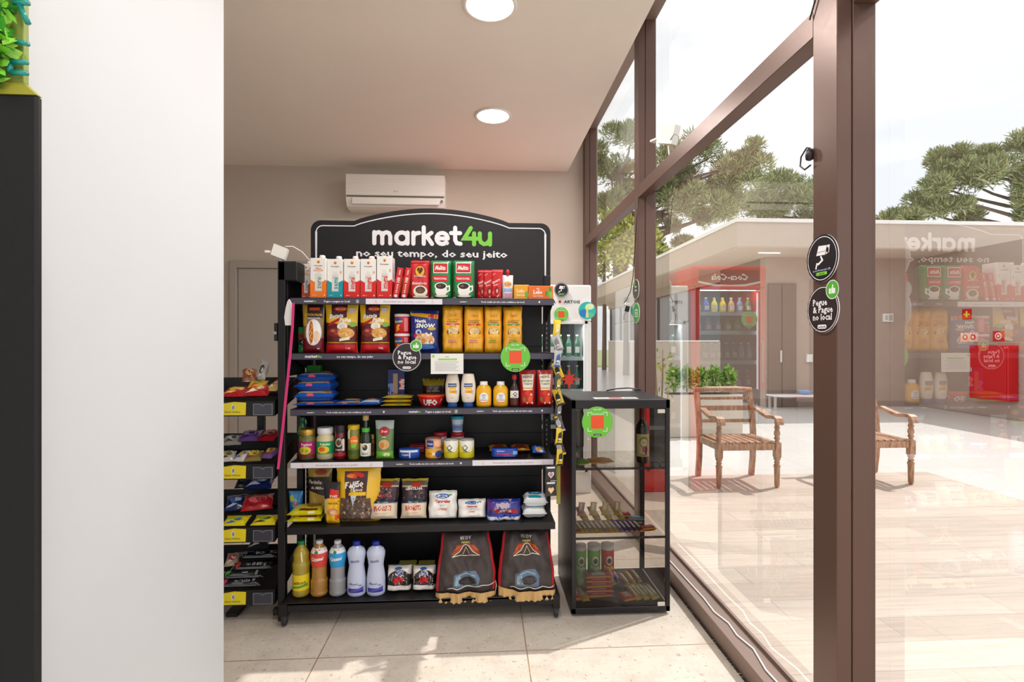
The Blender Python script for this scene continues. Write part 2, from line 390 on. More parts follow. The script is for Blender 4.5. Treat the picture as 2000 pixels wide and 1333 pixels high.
# ---- air conditioner
def aircon():
    w_ = .985; x = XatY(772, 5.2); zt = Zat(342, x, 5.22); o = empty('air_conditioner', 'white split air conditioner with wood-grain front panel high on the back wall', 'air conditioner', (x, YB, zt-.33))
    wh = mat('#ece6df', .4); gr = mat('#6d625a', .6)
    prof = [(-.235, .33), (-.235, .12), (-.225, .075), (-.19, .015), (-.13, 0), (-.001, 0), (-.001, .33)]
    mb = MB(); n = len(prof)
    vs = [(-w_/2, y, z) for y, z in prof] + [(w_/2, y, z) for y, z in prof]
    mb.add(vs, [tuple(range(n)), tuple(range(2*n-1, n-1, -1))] + [(i, i+n, (i+1) % n+n, (i+1) % n) for i in range(n)], wh); mb.build('body', o)
    m, nn, b, N, L = tree_mat('white_grained_panel')
    t = N.new('ShaderNodeTexCoord'); mp_ = N.new('ShaderNodeMapping'); mp_.inputs['Scale'].default_value = (1.5, 1, 60); q = N.new('ShaderNodeTexNoise'); q.inputs['Scale'].default_value = 2; q.inputs['Distortion'].default_value = .7
    r = N.new('ShaderNodeValToRGB'); r.color_ramp.elements[0].color = rgb('#ddd3ca'); r.color_ramp.elements[1].color = rgb('#eee8e2')
    L.new(t.outputs['Object'], mp_.inputs['Vector']); L.new(mp_.outputs['Vector'], q.inputs['Vector']); L.new(q.outputs['Fac'], r.inputs['Fac']); L.new(r.outputs['Color'], b.inputs['Base Color']); b.inputs['Roughness'].default_value = .4
    f = MB().box(-w_/2, w_/2, -.245, -.236, .118, .33, m, .004)
    f.decal([('e', -.02, .20, .008, .035, '#8a4a4a'), ('t', 'LG', .03, .2, .06, '#8a8078')], lambda u, v, oo: (u, -.2452-oo, .118+v), w_, .21, 0)
    f.build('front_panel', o)
    MB().box(-w_/2+.006, w_/2-.006, -.238, -.225, .104, .117, gr).build('air_gap', o)
    MB().box(-w_/2+.06, w_/2-.055, -.236, -.22, .032, .1, wh, .004, Matrix.Translation((0, -.004, .0)) ).build('louver', o)
    MB().lathe([(0.001, .02), (.012, .02)], gr, 12, Matrix.Translation((w_/2-.03, -.236, .07)) @ Matrix.Rotation(PI/2, 4, 'X') @ Matrix.Translation((0, 0, -.018)), cap=False).build('sensor_window', o)
aircon()
# ================================================================ OUTSIDE
struct('ground', MB().box(-30, 60, -6, 80, -.4, -.03, mat('#8f9a6a', .9)))
struct('path_pale_tiles', MB().box(1.22, 26, -6, 27, -.1, -.004, m_porc))
struct('floor_outdoor_deck', MB().box(1.216, 4.75, -6, 5.2, -.003, .0, m_deck))
m_ext = wallpaint('taupe_render', '#b9a598', '#ae998c', 5, .9, .25, 90); m_ext2 = wallpaint('light_taupe_render', '#c8b8ac', '#bfaea1', 5, .9, .2, 90)
m_soff = mat('#d8c6b8', .8); m_cap = mat('#efeae6', .5); m_win = mat('#4d4642', .15)
XF, YF = 4.84, 9.43; XW, YW = 6.03, 10.55
struct('roof_fascia', MB().box(XF, 26, YF, 26, 3.2, 3.66, m_ext2).box(XF-.03, 26, YF-.03, 26, 3.66, 3.73, m_cap))
struct('roof_soffit', MB().box(XF+.02, 26, YF+.02, 25.9, 3.185, 3.2, m_soff))
mb = MB().box(XW, 26, YW, YW+.2, 0, 3.185, m_ext)
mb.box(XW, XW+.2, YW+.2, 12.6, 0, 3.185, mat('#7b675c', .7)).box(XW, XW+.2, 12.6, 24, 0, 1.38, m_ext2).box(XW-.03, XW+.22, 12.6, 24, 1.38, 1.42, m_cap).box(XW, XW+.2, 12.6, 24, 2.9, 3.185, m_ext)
mb.box(XW+.1, XW+.11, 12.6, 24, 1.42, 2.9, m_win)
for y in (12.6, 14.2, 15.8, 17.4, 19.0, 20.6, 22.2, 23.9): mb.box(XW+.05, XW+.14, y, y+.05, 1.42, 2.9, mat('#6b5f58', .5))
struct('wall_building_opposite', mb)
struct('wall_building_wing', MB().box(9.45, 9.65, 7.0, YW, 0, 3.185, m_ext))
struct('baseboard_building', MB().box(XW+.7, 9.45, YW-.02, YW, 0, .1, mat('#9b8a7e', .6)))
# door in the opposite wall
dl = XatY(1499, YW); dr = XatY(1553, YW)
mb = MB().box(dl, dr, YW-.05, YW-.001, 0, 2.62, mat('#7f6a5e', .6), .005).box(dl+.28, dl+.30, YW-.055, YW-.05, 0, 2.6, mat('#5c4b42', .6))
dd = struct('door_2_building', mb)
MB().box(dl+.24, dl+.27, YW-.09, YW-.05, .95, 1.2, mat('#d8d2cc', .4), .004).build('door_handle', dd)
def wallbox(px, py, w_, h_, name, label, cat, col='#f1eeea', art=None, dpt=.05, slot=True):
    x = XatY(px, YW); z = Zat(py, x, YW)
    mb = MB().box(-w_/2, w_/2, -dpt, 0, -h_/2, h_/2, col, .006)
    if art: mb.decal(art, lambda u, v, o: (u, -dpt-o, v-h_/2), w_, h_, 0)
    return mb.build(name, None, (x, YW-.001, z), label=label, cat=cat)
wallbox(1732, 621, .22, .18, 'wall_thermostat', 'small white box with grey window on the taupe wall outside', 'control box', art=[('r', -.75, .2, -.05, .8, '#c9c3bd'), ('r', .1, .12, .85, .88, '#b5aea8')])
wallbox(1579, 700, .13, .17, 'wall_switch', 'small white switch plate on the taupe wall outside, just beside the mullion', 'switch')
# hydrant cabinet and signs on the wing wall, all facing the window
RW = Euler((0, 0, -PI/2))
def onwing(py0, py1, px0, px1):
    y0 = 9.45/ratio(px0); y1 = 9.45/ratio(px1); t = depth(9.45, (y0+y1)/2)
    return (y0+y1)/2, y0-y1, CAMZ+(666.5-py1)/F*t, CAMZ+(666.5-py0)/F*t
yc, w_, z0, z1 = onwing(675, 781, 1912, 1990)
o = empty('hydrant_cabinet', 'red metal hydrant cabinet on the wall across the terrace', 'fire hydrant cabinet', (9.449, yc, z0), RW)
red = mat('#c8141c', .4); h_ = z1-z0
MB().box(-w_/2, w_/2, -.2, 0, 0, h_, red, .01).build('cabinet_body', o)
MB().box(-w_/2+.03, w_/2-.03, -.215, -.201, .03, h_-.03, red, .005).build('cabinet_door', o)
MB().box(-w_/2+.05, -w_/2+.08, -.23, -.216, h_*.5, h_*.58, mat('#b8b8b8', .3, .8), .003).build('handle', o)
def wingsign(a, b, c, d, art, label, col='#cf2026'):
    yc, w_, z0, z1 = onwing(b, d, a, c); mb = MB().box(-w_/2, w_/2, -.01, 0, 0, z1-z0, col)
    mb.decal(art, flat(-.01), w_, z1-z0, 0, eps=.001); mb.build('safety_sign', None, (9.449, yc, z0), RW, label=label, cat='sign')
wingsign(1880, 604, 1898, 624, [('r', -.7, .4, .7, .55, '#f3d23a'), ('r', -.2, .2, .2, .8, '#f3d23a')], 'small square red sign with yellow mark, the highest on the wall across the terrace')
wingsign(1877, 650, 1911, 668, [('e', -.45, .5, .3, .32, '#cf2026'), ('e', -.45, .5, .15, .16, '#f0d8c8'), ('e', .45, .5, .3, .32, '#cf2026'), ('e', .45, .5, .15, .16, '#f0d8c8')], 'pale sign with two red rings on the wall across the terrace', '#f2c9bd')
wingsign(1940, 647, 1962, 667, [('e', 0, .5, .6, .35, '#f6ece6'), ('e', 0, .5, .42, .24, '#cf2026'), ('e', 0, .5, .22, .12, '#f6ece6')], 'square red sign with white ring above the red hydrant cabinet')
for k, (x, y) in enumerate(((7.6, 10.1), (5.8, 10.0))):
    MB().box(-.22, .22, -.02, .02, -.012, 0, mat('#fff4e6', .4, emit=2)).build('soffit_light', None, (x, y, 3.184), label=('narrow recessed light under the roof edge outside, the farther right' if k == 0 else 'narrow recessed light under the roof edge outside, nearer the corner'), cat='ceiling light')
# long low table
o = empty('terrace_table', 'low white topped table standing by the taupe wall outside', 'table', (XatY(1560, 10.2), 10.2, 0))
zt = Zat(771, 6.5, 10.2)
MB().box(-.62, .62, -.14, .14, zt-.03, zt, mat('#f2efec', .4), .006).build('table_top', o)
for sx in (-1, 1):
    for sy in (-1, 1): MB().box(sx*.56-.02, sx*.56+.02, sy*.1-.02, sy*.1+.02, 0, zt-.03, mat('#bdb4ac', .5), .003).build('leg', o)
MB().lathe([(.05, 0), (.07, .01), (.14, .07), (.15, .09), (.142, .09), (.06, .02)], mat('#9fb4dc', .4), 24).build('bowl', None, (XatY(1572, 10.2), 10.2, zt+.001), label='pale blue bowl on the low white table outside', cat='bowl')
# ---- teak armchairs
m_teak, n_, b_, N_, L_ = tree_mat('weathered_teak')
t_ = N_.new('ShaderNodeTexCoord'); mp_ = N_.new('ShaderNodeMapping'); mp_.inputs['Scale'].default_value = (30, 6, 6); q_ = N_.new('ShaderNodeTexNoise'); q_.inputs['Scale'].default_value = 2; q_.inputs['Detail'].default_value = 5
r_ = N_.new('ShaderNodeValToRGB'); r_.color_ramp.elements[0].position = .3; r_.color_ramp.elements[0].color = rgb('#93603d'); r_.color_ramp.elements[1].position = .75; r_.color_ramp.elements[1].color = rgb('#cfa98c')
L_.new(t_.outputs['Object'], mp_.inputs['Vector']); L_.new(mp_.outputs['Vector'], q_.inputs['Vector']); L_.new(q_.outputs['Fac'], r_.inputs['Fac']); L_.new(r_.outputs['Color'], b_.inputs['Base Color']); b_.inputs['Roughness'].default_value = .45
def armchair(label, loc):
    o = empty('teak_armchair', label, 'armchair', loc, group='teak armchairs on the terrace')
    W2, D = .285, .44; hz = .425; m = m_teak
    for sx in (-1, 1):
        x = sx*W2
        MB().box(x-.026, x+.026, -.026, .026, .2, .25, m, .003).lathe([(.016, 0), (.024, .02), (.026, .19), (.03, .2), (.03, .215), (.02, .225), (.027, .24), (.02, .255), (.03, .27), (.03, .29)], m, 16).box(x*0-.029, .029, -.029, .029, .29, .43, m, .004).lathe([(.028, .43), (.016, .445), (.028, .465), (.02, .485), (.029, .51), (.026, .54), (.018, .55), (.027, .57), (.02, .59), (.024, .635)], m, 16).build('front_leg', o, (x, 0, 0)) if False else None
        mb = MB(); mb.lathe([(.016, 0), (.024, .02), (.027, .19), (.031, .2), (.031, .215), (.02, .225), (.028, .24), (.02, .255), (.031, .27), (.031, .29)], m, 16)
        mb.box(-.029, .029, -.029, .029, .29, .435, m, .004)
        mb.lathe([(.028, .435), (.016, .45), (.028, .468), (.02, .488), (.029, .51), (.026, .54), (.018, .55), (.027, .57), (.02, .59), (.024, .64)], m, 16)
        mb.build('front_leg', o, (x, 0, 0))
        # rear leg and back post in one curved piece
        mb = MB(); ys = [(D+.03, 0), (D, .2), (D-.01, .42), (D+.01, .6), (D+.05, .8), (D+.08, .9)]
        vs = []
        for (y, z) in ys: vs += [(x-.024, y-.02, z), (x+.024, y-.02, z), (x+.024, y+.02, z), (x-.024, y+.02, z)]
        fs = [(3, 2, 1, 0)] + [(i*4+k, i*4+(k+1) % 4, i*4+4+(k+1) % 4, i*4+4+k) for i in range(5) for k in range(4)] + [(20, 21, 22, 23)]
        mb.add(vs, fs, m); mb.build('rear_leg', o)
        # arm: rises from the post and rolls over the front leg
        mb = MB(); path = [(D-.005, .69), (D-.08, .705), (D-.2, .675), (D-.3, .655), (.06, .665), (0, .668), (-.04, .65), (-.055, .62)]
        vs = []
        for i, (y, z) in enumerate(path):
            ww = .024 + .012*(i/7); zz = .016
            vs += [(x-ww, y, z-zz), (x+ww, y, z-zz), (x+ww, y, z+zz), (x-ww, y, z+zz)]
        fs = [(0, 1, 2, 3)] + [(i*4+(k+1) % 4, i*4+k, i*4+4+k, i*4+4+(k+1) % 4) for i in range(7) for k in range(4)] + [(31, 30, 29, 28)]
        mb.add(vs, fs, m); mb.build('arm', o)
    mb = MB().box(-W2+.03, W2-.03, -.018, .018, .36, .425, m, .004).box(-W2+.026, W2-.026, D-.025, D+.01, .36, .42, m, .004)
    for sx in (-1, 1): mb.box(sx*W2-.016, sx*W2+.016, .03, D-.03, .36, .425, m, .004)
    mb.build('seat_frame', o)
    mb = MB()
    for k in range(8):
        xx = -W2+.05+k*(2*W2-.1)/7; mb.box(xx-.026, xx+.026, -.02, D-.03, .426, .443, m, .004)
    mb.build('seat', o)
    mb = MB(); mb.tube([(-W2-.02, D+.07, .885), (-W2*.5, D+.08, .895), (W2*.5, D+.08, .895), (W2+.02, D+.07, .885)], .028, m, 10)
    for z, hh in ((.80, .028), (.70, .05), (.57, .035)): mb.box(-W2+.024, W2-.024, D+.0+(z-.5)*.14, D+.022+(z-.5)*.14, z-hh/2, z+hh/2, m, .004)
    mb.build('backrest', o)
    return o
armchair('weathered teak armchair with turned legs, seen whole through the pane between the two mullions', (2.535, 4.73, 0))
armchair('weathered teak armchair half hidden behind the near mullion', (3.905, 4.76, 0))
# ---- leafy things
def leaves(mb, c, r, n, ln, wd, cols, up=.3, flatz=.75, rnd=random):
    ms = [mb.mi(k) for k in cols]
    for i in range(n):
        d = Vector((rnd.gauss(0, 1), rnd.gauss(0, 1), rnd.gauss(0, 1) + up)).normalized()
        q = rnd.random() ** .4; p = Vector(c) + Vector((d.x*r*q, d.y*r*q, d.z*r*q*flatz))
        t = (d + Vector((rnd.gauss(0, .5), rnd.gauss(0, .5), rnd.gauss(0, .4) + up))).normalized(); s_ = t.cross(Vector((rnd.gauss(0, 1), rnd.gauss(0, 1), rnd.gauss(0, 1)))).normalized()
        L = ln * rnd.uniform(.6, 1.2); o = len(mb.v)
        mb.v += [tuple(p - s_*wd*.4), tuple(p + s_*wd*.4), tuple(p + t*L*.55 + s_*wd*.5), tuple(p + t*L), tuple(p + t*L*.55 - s_*wd*.5)]
        mb.f.append((o, o+1, o+2, o+3, o+4)); mb.m.append(rnd.choice(ms)); mb.sm.append(False)
def pt(px, py, t):
    u = (px-1000)/F; v = (666.5-py)/F
    return Vector(((sY+u*cY)*t, (cY-u*sY)*t, CAMZ+v*t))
GR = [mat('#99a273', .8), mat('#848f61', .8), mat('#acae7c', .8), mat('#6c7850', .8)]  # needle greens paled, putting the haze into the leaf colour
def pine(label, t, puffs, trunk, limbs, base=None):
    rn = random.Random(int(t*10)); tr = pt(trunk[0], trunk[1], t)
    o = empty('pine_tree', label, 'tree', (tr.x, tr.y, 0))
    inv = Matrix.Translation((-tr.x, -tr.y, 0)); mb = MB(); br = MB(); bark = mat('#5d5348', .9)
    br.tube([(0, 0, 0), (0, 0, tr.z*.6), (0, 0, tr.z)], [.4, .33, .2], bark, 10)
    for (px, py, r) in puffs:
        c = inv @ (pt(px, py, t) + Vector((0, rn.uniform(-1.5, 1.5), 0))); rr = 1.3*r/F*t
        for k in range(4):
            cc = c + Vector((rn.gauss(0, rr*.5), rn.gauss(0, rr*.4), rn.gauss(0, rr*.28)))
            leaves(mb, cc, rr*.66, int(430), .30, .045, GR, .55, .8, rn)
        a = Vector((0, 0, min(tr.z, max(tr.z*.55, c.z-1.2)))); mid = a.lerp(c, .5) - Vector((0, 0, .5))
        br.tube([a, a.lerp(mid, .5) - Vector((0, 0, .12)), mid, mid.lerp(c, .5) - Vector((0, 0, .1)), c], [.13, .11, .09, .06, .03], bark, 5)
    mb.build('crown', o); br.build('trunk', o)
pine('wide needle-leaved tree seen over the roof through the upper left panes', 27, [(1180, 300, 26), (1225, 285, 26), (1200, 345, 32), (1185, 400, 22), (1228, 380, 26), (1300, 320, 22), (1292, 372, 26), (1345, 330, 36), (1390, 308, 32), (1432, 325, 32), (1452, 318, 20), (1370, 372, 36), (1425, 372, 32), (1330, 405, 26), (1398, 415, 26), (1352, 470, 14), (1340, 368, 30), (1305, 345, 26), (1450, 350, 22), (1410, 350, 28), (1372, 420, 20), (1440, 400, 18), (1322, 440, 12), (1290, 415, 16), (1190, 430, 16)], (1210, 330), None)
pine('smaller needle-leaved tree whose crown meets the near mullion above the roof', 31, [(1468, 388, 26), (1516, 372, 28), (1556, 362, 30), (1592, 372, 32), (1500, 418, 22), (1545, 410, 28), (1590, 420, 22), (1620, 400, 25), (1530, 398, 24), (1572, 395, 26), (1488, 400, 20)], (1600, 380), None)
pine('spreading needle-leaved tree with long drooping boughs at the right above the roof', 24, [(1895, 292, 22), (1925, 300, 24), (1960, 290, 26), (1995, 285, 28), (2030, 300, 30), (1858, 352, 26), (1898, 348, 28), (1945, 350, 32), (1990, 345, 34), (2040, 350, 34), (1790, 415, 22), (1825, 398, 26), (1868, 405, 18), (1925, 425, 20), (1985, 418, 20), (1770, 432, 14), (1822, 376, 16), (1880, 385, 20), (1960, 398, 20)], (2110, 300), None)
def bush(name, label, cat, c, r, n, ln, wd, cols, hgt=None, flatz=1, grp=None):
    rn = random.Random(int(c[0]*31)); o = empty(name, label, cat, (c[0], c[1], 0), group=grp)
    mb = MB()
    for k in range(6): leaves(mb, (rn.gauss(0, r*.4), rn.gauss(0, r*.4), c[2]+rn.gauss(0, r*.35)), r*.7, n, ln, wd, cols, .4, flatz, rn)
    mb.build('foliage', o); MB().tube([(0, 0, 0), (.02, 0, c[2]*.5), (0, 0, c[2])], [.12, .1, .05], mat('#6d5d4c', .9), 8).build('trunk', o)
YG = [mat('#b3b34e', .8), mat('#8d9a45', .8), mat('#c9c66a', .8), mat('#6f8040', .8)]
for (px, py, t, r, lb) in ((1180, 500, 25, 1.5, 'yellow green bushy tree by the far end of the roof, nearest the window corner'), (1222, 480, 21, 1.3, 'yellow green bushy tree beyond the roof edge, just left of the second mullion'), (1286, 500, 30, .8, 'small yellow green treetop just showing over the sloping roof edge')):
    p = pt(px, py, t); bush('leafy_tree', lb, 'tree', p, r, 260, .22, .12, YG)
# planter with leafy plants behind the chair
px0, px1 = 1300, 1442; Yp = 7.4; xa, xb = XatY(px0, Yp), XatY(px1, Yp)
o = empty('planter_box', 'long beige planter box behind the teak chair', 'planter', ((xa+xb)/2, Yp, 0)); wp = (xb-xa)
MB().box(-wp/2, wp/2, -.14, .14, 0, .62, mat('#cbbdb0', .8), .01).box(-wp/2+.02, wp/2-.02, -.12, .12, .62, .63, mat('#5b4a3c', .9)).build('box', o)
GP = [mat('#8fb45a', .6), mat('#a9c86c', .6), mat('#76984c', .6)]
for k, px in enumerate((1316, 1342, 1369, 1396, 1423)):
    x = XatY(px, Yp); oo = empty('leafy_plant', 'bushy light green plant in the beige planter behind the teak chair', 'plant', (x, Yp, .635), group='plants in the long planter outside')
    rn = random.Random(k); mb = MB(); leaves(mb, (0, 0, .2), .085, 260, .075, .035, GP, .5, 1.9, rn); mb.build('foliage', oo)
    st = MB()
    for q in range(5): st.tube([(0, 0, 0), (rn.uniform(-.05, .05), rn.uniform(-.05, .05), .22)], .006, mat('#6f8040', .7), 5)
    st.build('stems', oo)
x = XatY(1290, 5.9)
oo = empty('slender_shrub', 'thin twiggy shrub with few leaves outside beside the second mullion', 'plant', (x, 5.9, 0)); st = MB(); mb = MB(); rn = random.Random(3)
for q in range(9):
    tx, ty, tz = rn.uniform(-.22, .22), rn.uniform(-.2, .2), rn.uniform(.9, 1.3); st.tube([(0, 0, 0), (tx*.4, ty*.4, tz*.5), (tx, ty, tz)], .006, mat('#9b8a5c', .8), 5)
    leaves(mb, (tx, ty, tz-.1), .12, 10, .07, .03, YG, .4, 1, rn)
st.build('stems', oo); mb.build('foliage', oo)
# ================================================================ THE SHELVING UNIT
BLK = mat('#0e0b0f', .5); BLK2 = mat('#151216', .42, bump=.05, bscale=300); STRIP = mat('#4a4656', .4); STRIPW = mat('#e6e0ea', .4)
WHT = mat('#f2eff0', .45); LIME = '#7ac93c'; INK = '#efedf0'
GXL, GXR = -.968, .382; GXM = (GXL+GXR)/2; YS0 = 2.65; YBK = 2.985
SH = [(1.619, 2.65), (1.338, 2.65), (1.0545, 2.65), (.787, 2.65), (.471, 2.60)]; ZBASE = .117; YBASE = 2.56
gon = empty('shelving_unit', 'tall black metal market shelving unit full of groceries with an arched black header', 'shelving unit', (GXM, YBK, 0))
HW = (GXR-GXL)/2
def arrow(pts, w_, c): return ('l', pts, w_, c)
LOGO = {  # strokes of the round logo letters; x advances, capital height 1, x-height .74
 'm': ([[(.12, .1), (.12, .64)], [(.12, .45), (.2, .6), (.33, .64), (.44, .6), (.5, .45), (.5, .1)], [(.5, .45), (.58, .6), (.71, .64), (.82, .6), (.88, .45), (.88, .1)]], 1.06),
 'a': ([[(.38+.27*math.cos(t), .37+.27*math.sin(t)) for t in [i*PI/8 for i in range(17)]], [(.65, .64), (.65, .1)]], .83),
 'r': ([[(.1, .1), (.1, .64)], [(.1, .45), (.2, .6), (.38, .63)]], .50),
 'k': ([[(.1, .1), (.1, .9)], [(.1, .36), (.47, .64)], [(.26, .46), (.5, .1)]], .62),
 'e': ([[(.64, .37), (.12, .37)], [(.37+.27*math.cos(t), .37+.27*math.sin(t)) for t in [i*PI/8 for i in range(0, 15)]] + [(.6, .15)]], .74),
 't': ([[(.26, .9), (.26, .3), (.34, .15), (.52, .12)], [(.06, .64), (.5, .64)]], .60),
 '4': ([[(.42, .9), (.1, .38), (.72, .38)], [(.58, .64), (.58, .1)]], .76),
 'u': ([[(.1, .64), (.1, .35), (.16, .2), (.3, .12), (.44, .14), (.56, .28), (.6, .4)], [(.6, .64), (.6, .1)]], .75)}
def logo(cu, cv, h, W, H, c1=INK, c2=LIME, width=None):
    """the shop's word mark as rounded strokes; h = capital height as a fraction of H"""
    tot = sum(LOGO[c][1] for c in 'market4u'); art = []; hh = h*H; x = cu*W/2 - tot*hh/2
    for i, c in enumerate('market4u'):
        for st in LOGO[c][0]:
            art.append(('l', [((x+px*hh)/(W/2), cv - h/2 + py*h) for px, py in st], .2*h, c1 if i < 6 else c2))
        x += LOGO[c][1]*hh
    return art
# back panels, uprights, feet
mb = MB()
mb.box(-HW+.03, HW-.03, -.018, -.010, .10, 1.62, BLK)
for z in range(6): mb.box(-HW+.03, HW-.03, -.022, -.018, .12+z*.25, .12+z*.25+.247, BLK, .001)
mb.build('back_panel', gon)
for sx in (-1, 1):
    mb = MB().box(sx*HW-.02, sx*HW+.02, -.03, .03, .02, 1.78, BLK, .003)
    for k in range(56): mb.box(sx*HW-.012-.006*(-sx), sx*HW-.012-.006*(-sx)+.006, -.0315, -.0305, .15+k*.028, .15+k*.028+.014, mat('#8d8790', .5))
    mb.build('upright', gon)
    mb = MB(); x = sx*(HW-.005)
    mb.add([(x-.018, -.43, .115), (x+.018, -.43, .115), (x+.018, 0, .115), (x-.018, 0, .115), (x-.018, -.43, .055), (x+.018, -.43, .055), (x+.018, 0, .03), (x-.018, 0, .03), (x-.018, -.36, .055), (x+.018, -.36, .055)], [(0, 1, 2, 3), (0, 4, 5, 1), (3, 2, 6, 7), (4, 7, 6, 5), (0, 3, 7, 4), (1, 5, 6, 2)], BLK)
    mb.build('foot', gon)
    MB().lathe([(.012, .03), (.016, .034), (.016, .055)], mat('#4d4a50', .4, .5), 14, cx=x, cy=-.41).lathe([(.02, -.009), (.024, 0), (.02, .009)], mat('#2a272c', .5), 16, Matrix.Translation((x, -.41, .026)) @ Matrix.Rotation(PI/2, 4, 'Y')).build('caster', gon)
# shelves with printed price strips: (from, to, colour) spans
def strip_text(z, sh_h, dy):
    return lambda u, v, o: (u, dy-o, z-sh_h+v)
SPEC = [
 [(-1, -.44, 'd', 'Pegue e pague no local.', 'logo', .45), (-.44, .14, 'w', 'Honestidade não se promete, se pratica', 'tri', .6), (.14, 1, 'd', 'Você confia em nós e nós confiamos em você', 'mini', .62)],
 [(-1, 1, 'd', 'no seu tempo, do seu jeito', 'logoL', .30)],
 [(-1, -.2, 'd', 'Você confia em nós e nós confiamos em você', 'mini', .6), (-.2, .30, 'd', 'Pegue e pague no local.', 'logo', .6), (.30, 1, 'd', 'Tudo que você precisa, até em único aqui', 'mini', .55)],
 [(-1, -.31, 'w', 'Honestidade não se promete, se pratica', 'tri', .6), (-.31, .37, 'd', 'Você confia em nós e nós confiamos em você', 'mini', .6), (.37, 1, 'w', 'Honestidade não se promete, se pratica', 'tri', .65)],
 [(-1, 1, 'n', '', '', 0)]]
for i, (z, yf) in enumerate(SH):
    hs = .034; dy = yf-YBK
    mb = MB().box(-HW+.004, HW-.004, dy+.002, -.03, z-.02, z, BLK2, .002)
    for sx in (-1, 1): mb.add([(sx*(HW-.003), dy+.03, z-.02), (sx*(HW-.003), -.03, z-.02), (sx*(HW-.003), -.03, z-.11), (sx*(HW-.006), dy+.03, z-.02), (sx*(HW-.006), -.03, z-.02), (sx*(HW-.006), -.03, z-.11)], [(0, 1, 2), (5, 4, 3), (0, 2, 5, 3)], BLK)
    mb.box(-HW+.004, HW-.004, dy, dy+.004, z-hs, z+.001, BLK2, .001)
    so = mb.build('shelf', gon)
    if i < 4:
        W = 2*(HW-.006); SW = W
        for (a, b, kind, txt, deco, fr) in SPEC[i]:
            m = STRIPW if kind == 'w' else STRIP; art = []
            mb = MB().box(a*W/2, b*W/2-.0008, dy-.0022, dy-.0002, z-hs+.003, z-.003, m)
            mid = (a+b)/2; wd = (b-a)
            if i == 1:
                art += logo(-.83, .52, .42, W, hs); art.append(('t', txt, -.52, .5, .36, INK, .22))
            elif deco == 'logo':
                art += logo(mid-wd*.24, .5, .3, W, hs); art.append(('t', txt, mid+wd*.12, .5, .3, INK, wd/2*.40))
                art += [('e', mid+wd*.39, .5, .011, .26, INK), ('e', mid+wd*.39, .5, .009, .20, '#4a4656'), ('l', [(mid+wd*.385, .5), (mid+wd*.39, .42), (mid+wd*.398, .58)], .07, INK)]
            elif deco == 'tri':
                art.append(('t', txt, mid, .5, .28, '#5d5660', wd/2*.62, 0, 0, .0))
                for sx in (-1, 1):
                    q = mid+sx*wd*.37; art += [('l', [(q-.009, .3), (q+.009, .3), (q, .7), (q-.009, .3)], .05, '#d9a98c')]
            else:
                art.append(('t', txt, mid+wd*.04, .5, .26, INK, wd/2*.56)); art += logo(mid-wd*.31, .5, .2, W, hs)
                q = mid+wd*.37; art += [('p', [(q-.008, .55), (q, .3), (q+.008, .55), (q+.004, .68), (q, .6), (q-.004, .68)], INK)]
            mb.decal(art, strip_text(z, hs, dy-.0022), W, hs, 0, eps=.0002)
            mb.build('price_strip', so)
mb = MB().box(-HW+.0, HW+.0, YBASE-YBK, -.03, ZBASE-.012, ZBASE, BLK2, .002).box(-HW-.006, HW+.006, YBASE-YBK, YBASE-YBK+.006, ZBASE-.045, ZBASE+.001, BLK2, .002)
mb.build('base_shelf', gon)
# header sign
def header():
    zs, za = 2.085, 2.150; w_ = .683; sh = .44; zb = 1.60
    def outline(ins):
        W_ = w_-ins; r = .055-ins*.6; top = zs-ins; p = [(-W_, zb), (-W_, top-r)]
        for k in range(7): a = PI - k*PI/12; p.append((-W_+r+r*math.cos(a), top-r+r*math.sin(a)))
        x1 = sh+ins*.1
        for k in range(25):
            x = -x1 + 2*x1*k/24; p.append((x, top + (za-zs+.012)*math.cos(x/x1*PI/2)**.82 if abs(x) < x1-1e-6 else top))
        for k in range(7): a = PI/2 - k*PI/12; p.append((W_-r+r*math.cos(a), top-r+r*math.sin(a)))
        p += [(W_, top-r), (W_, zb)]; return p
    hb = MB().prism([(x, z) for x, z in outline(0)], -.022, -.004, BLK); 
    hb2 = outline(.030); 
    H = .62
    ln = [(x/(w_), (z-zb)/H) for x, z in hb2]
    hb.decal([('l', ln, .0058/H*1.0, '#e9e4ea')], lambda u, v, o: (u, -.022-o, zb+v), 2*w_, H, 0, eps=.0003)
    ho = hb.build('header_sign', gon, (.012, .0, 0))
    mb = MB(); sf = lambda u, v, o: (u, -.022-o, zb+v)
    mb.decal(logo(.005, (Zat(460, -.4, 2.96)-zb)/H, .118/H, 2*w_, H), sf, 2*w_, H, 0, eps=.00012)
    mb.decal([('t', 'no seu tempo, do seu jeito', .002, (Zat(494.5, -.4, 2.96)-zb)/H, .041/H, INK, -.6315)], sf, 2*w_, H, 0)
    mb.build('lettering', ho)
header()
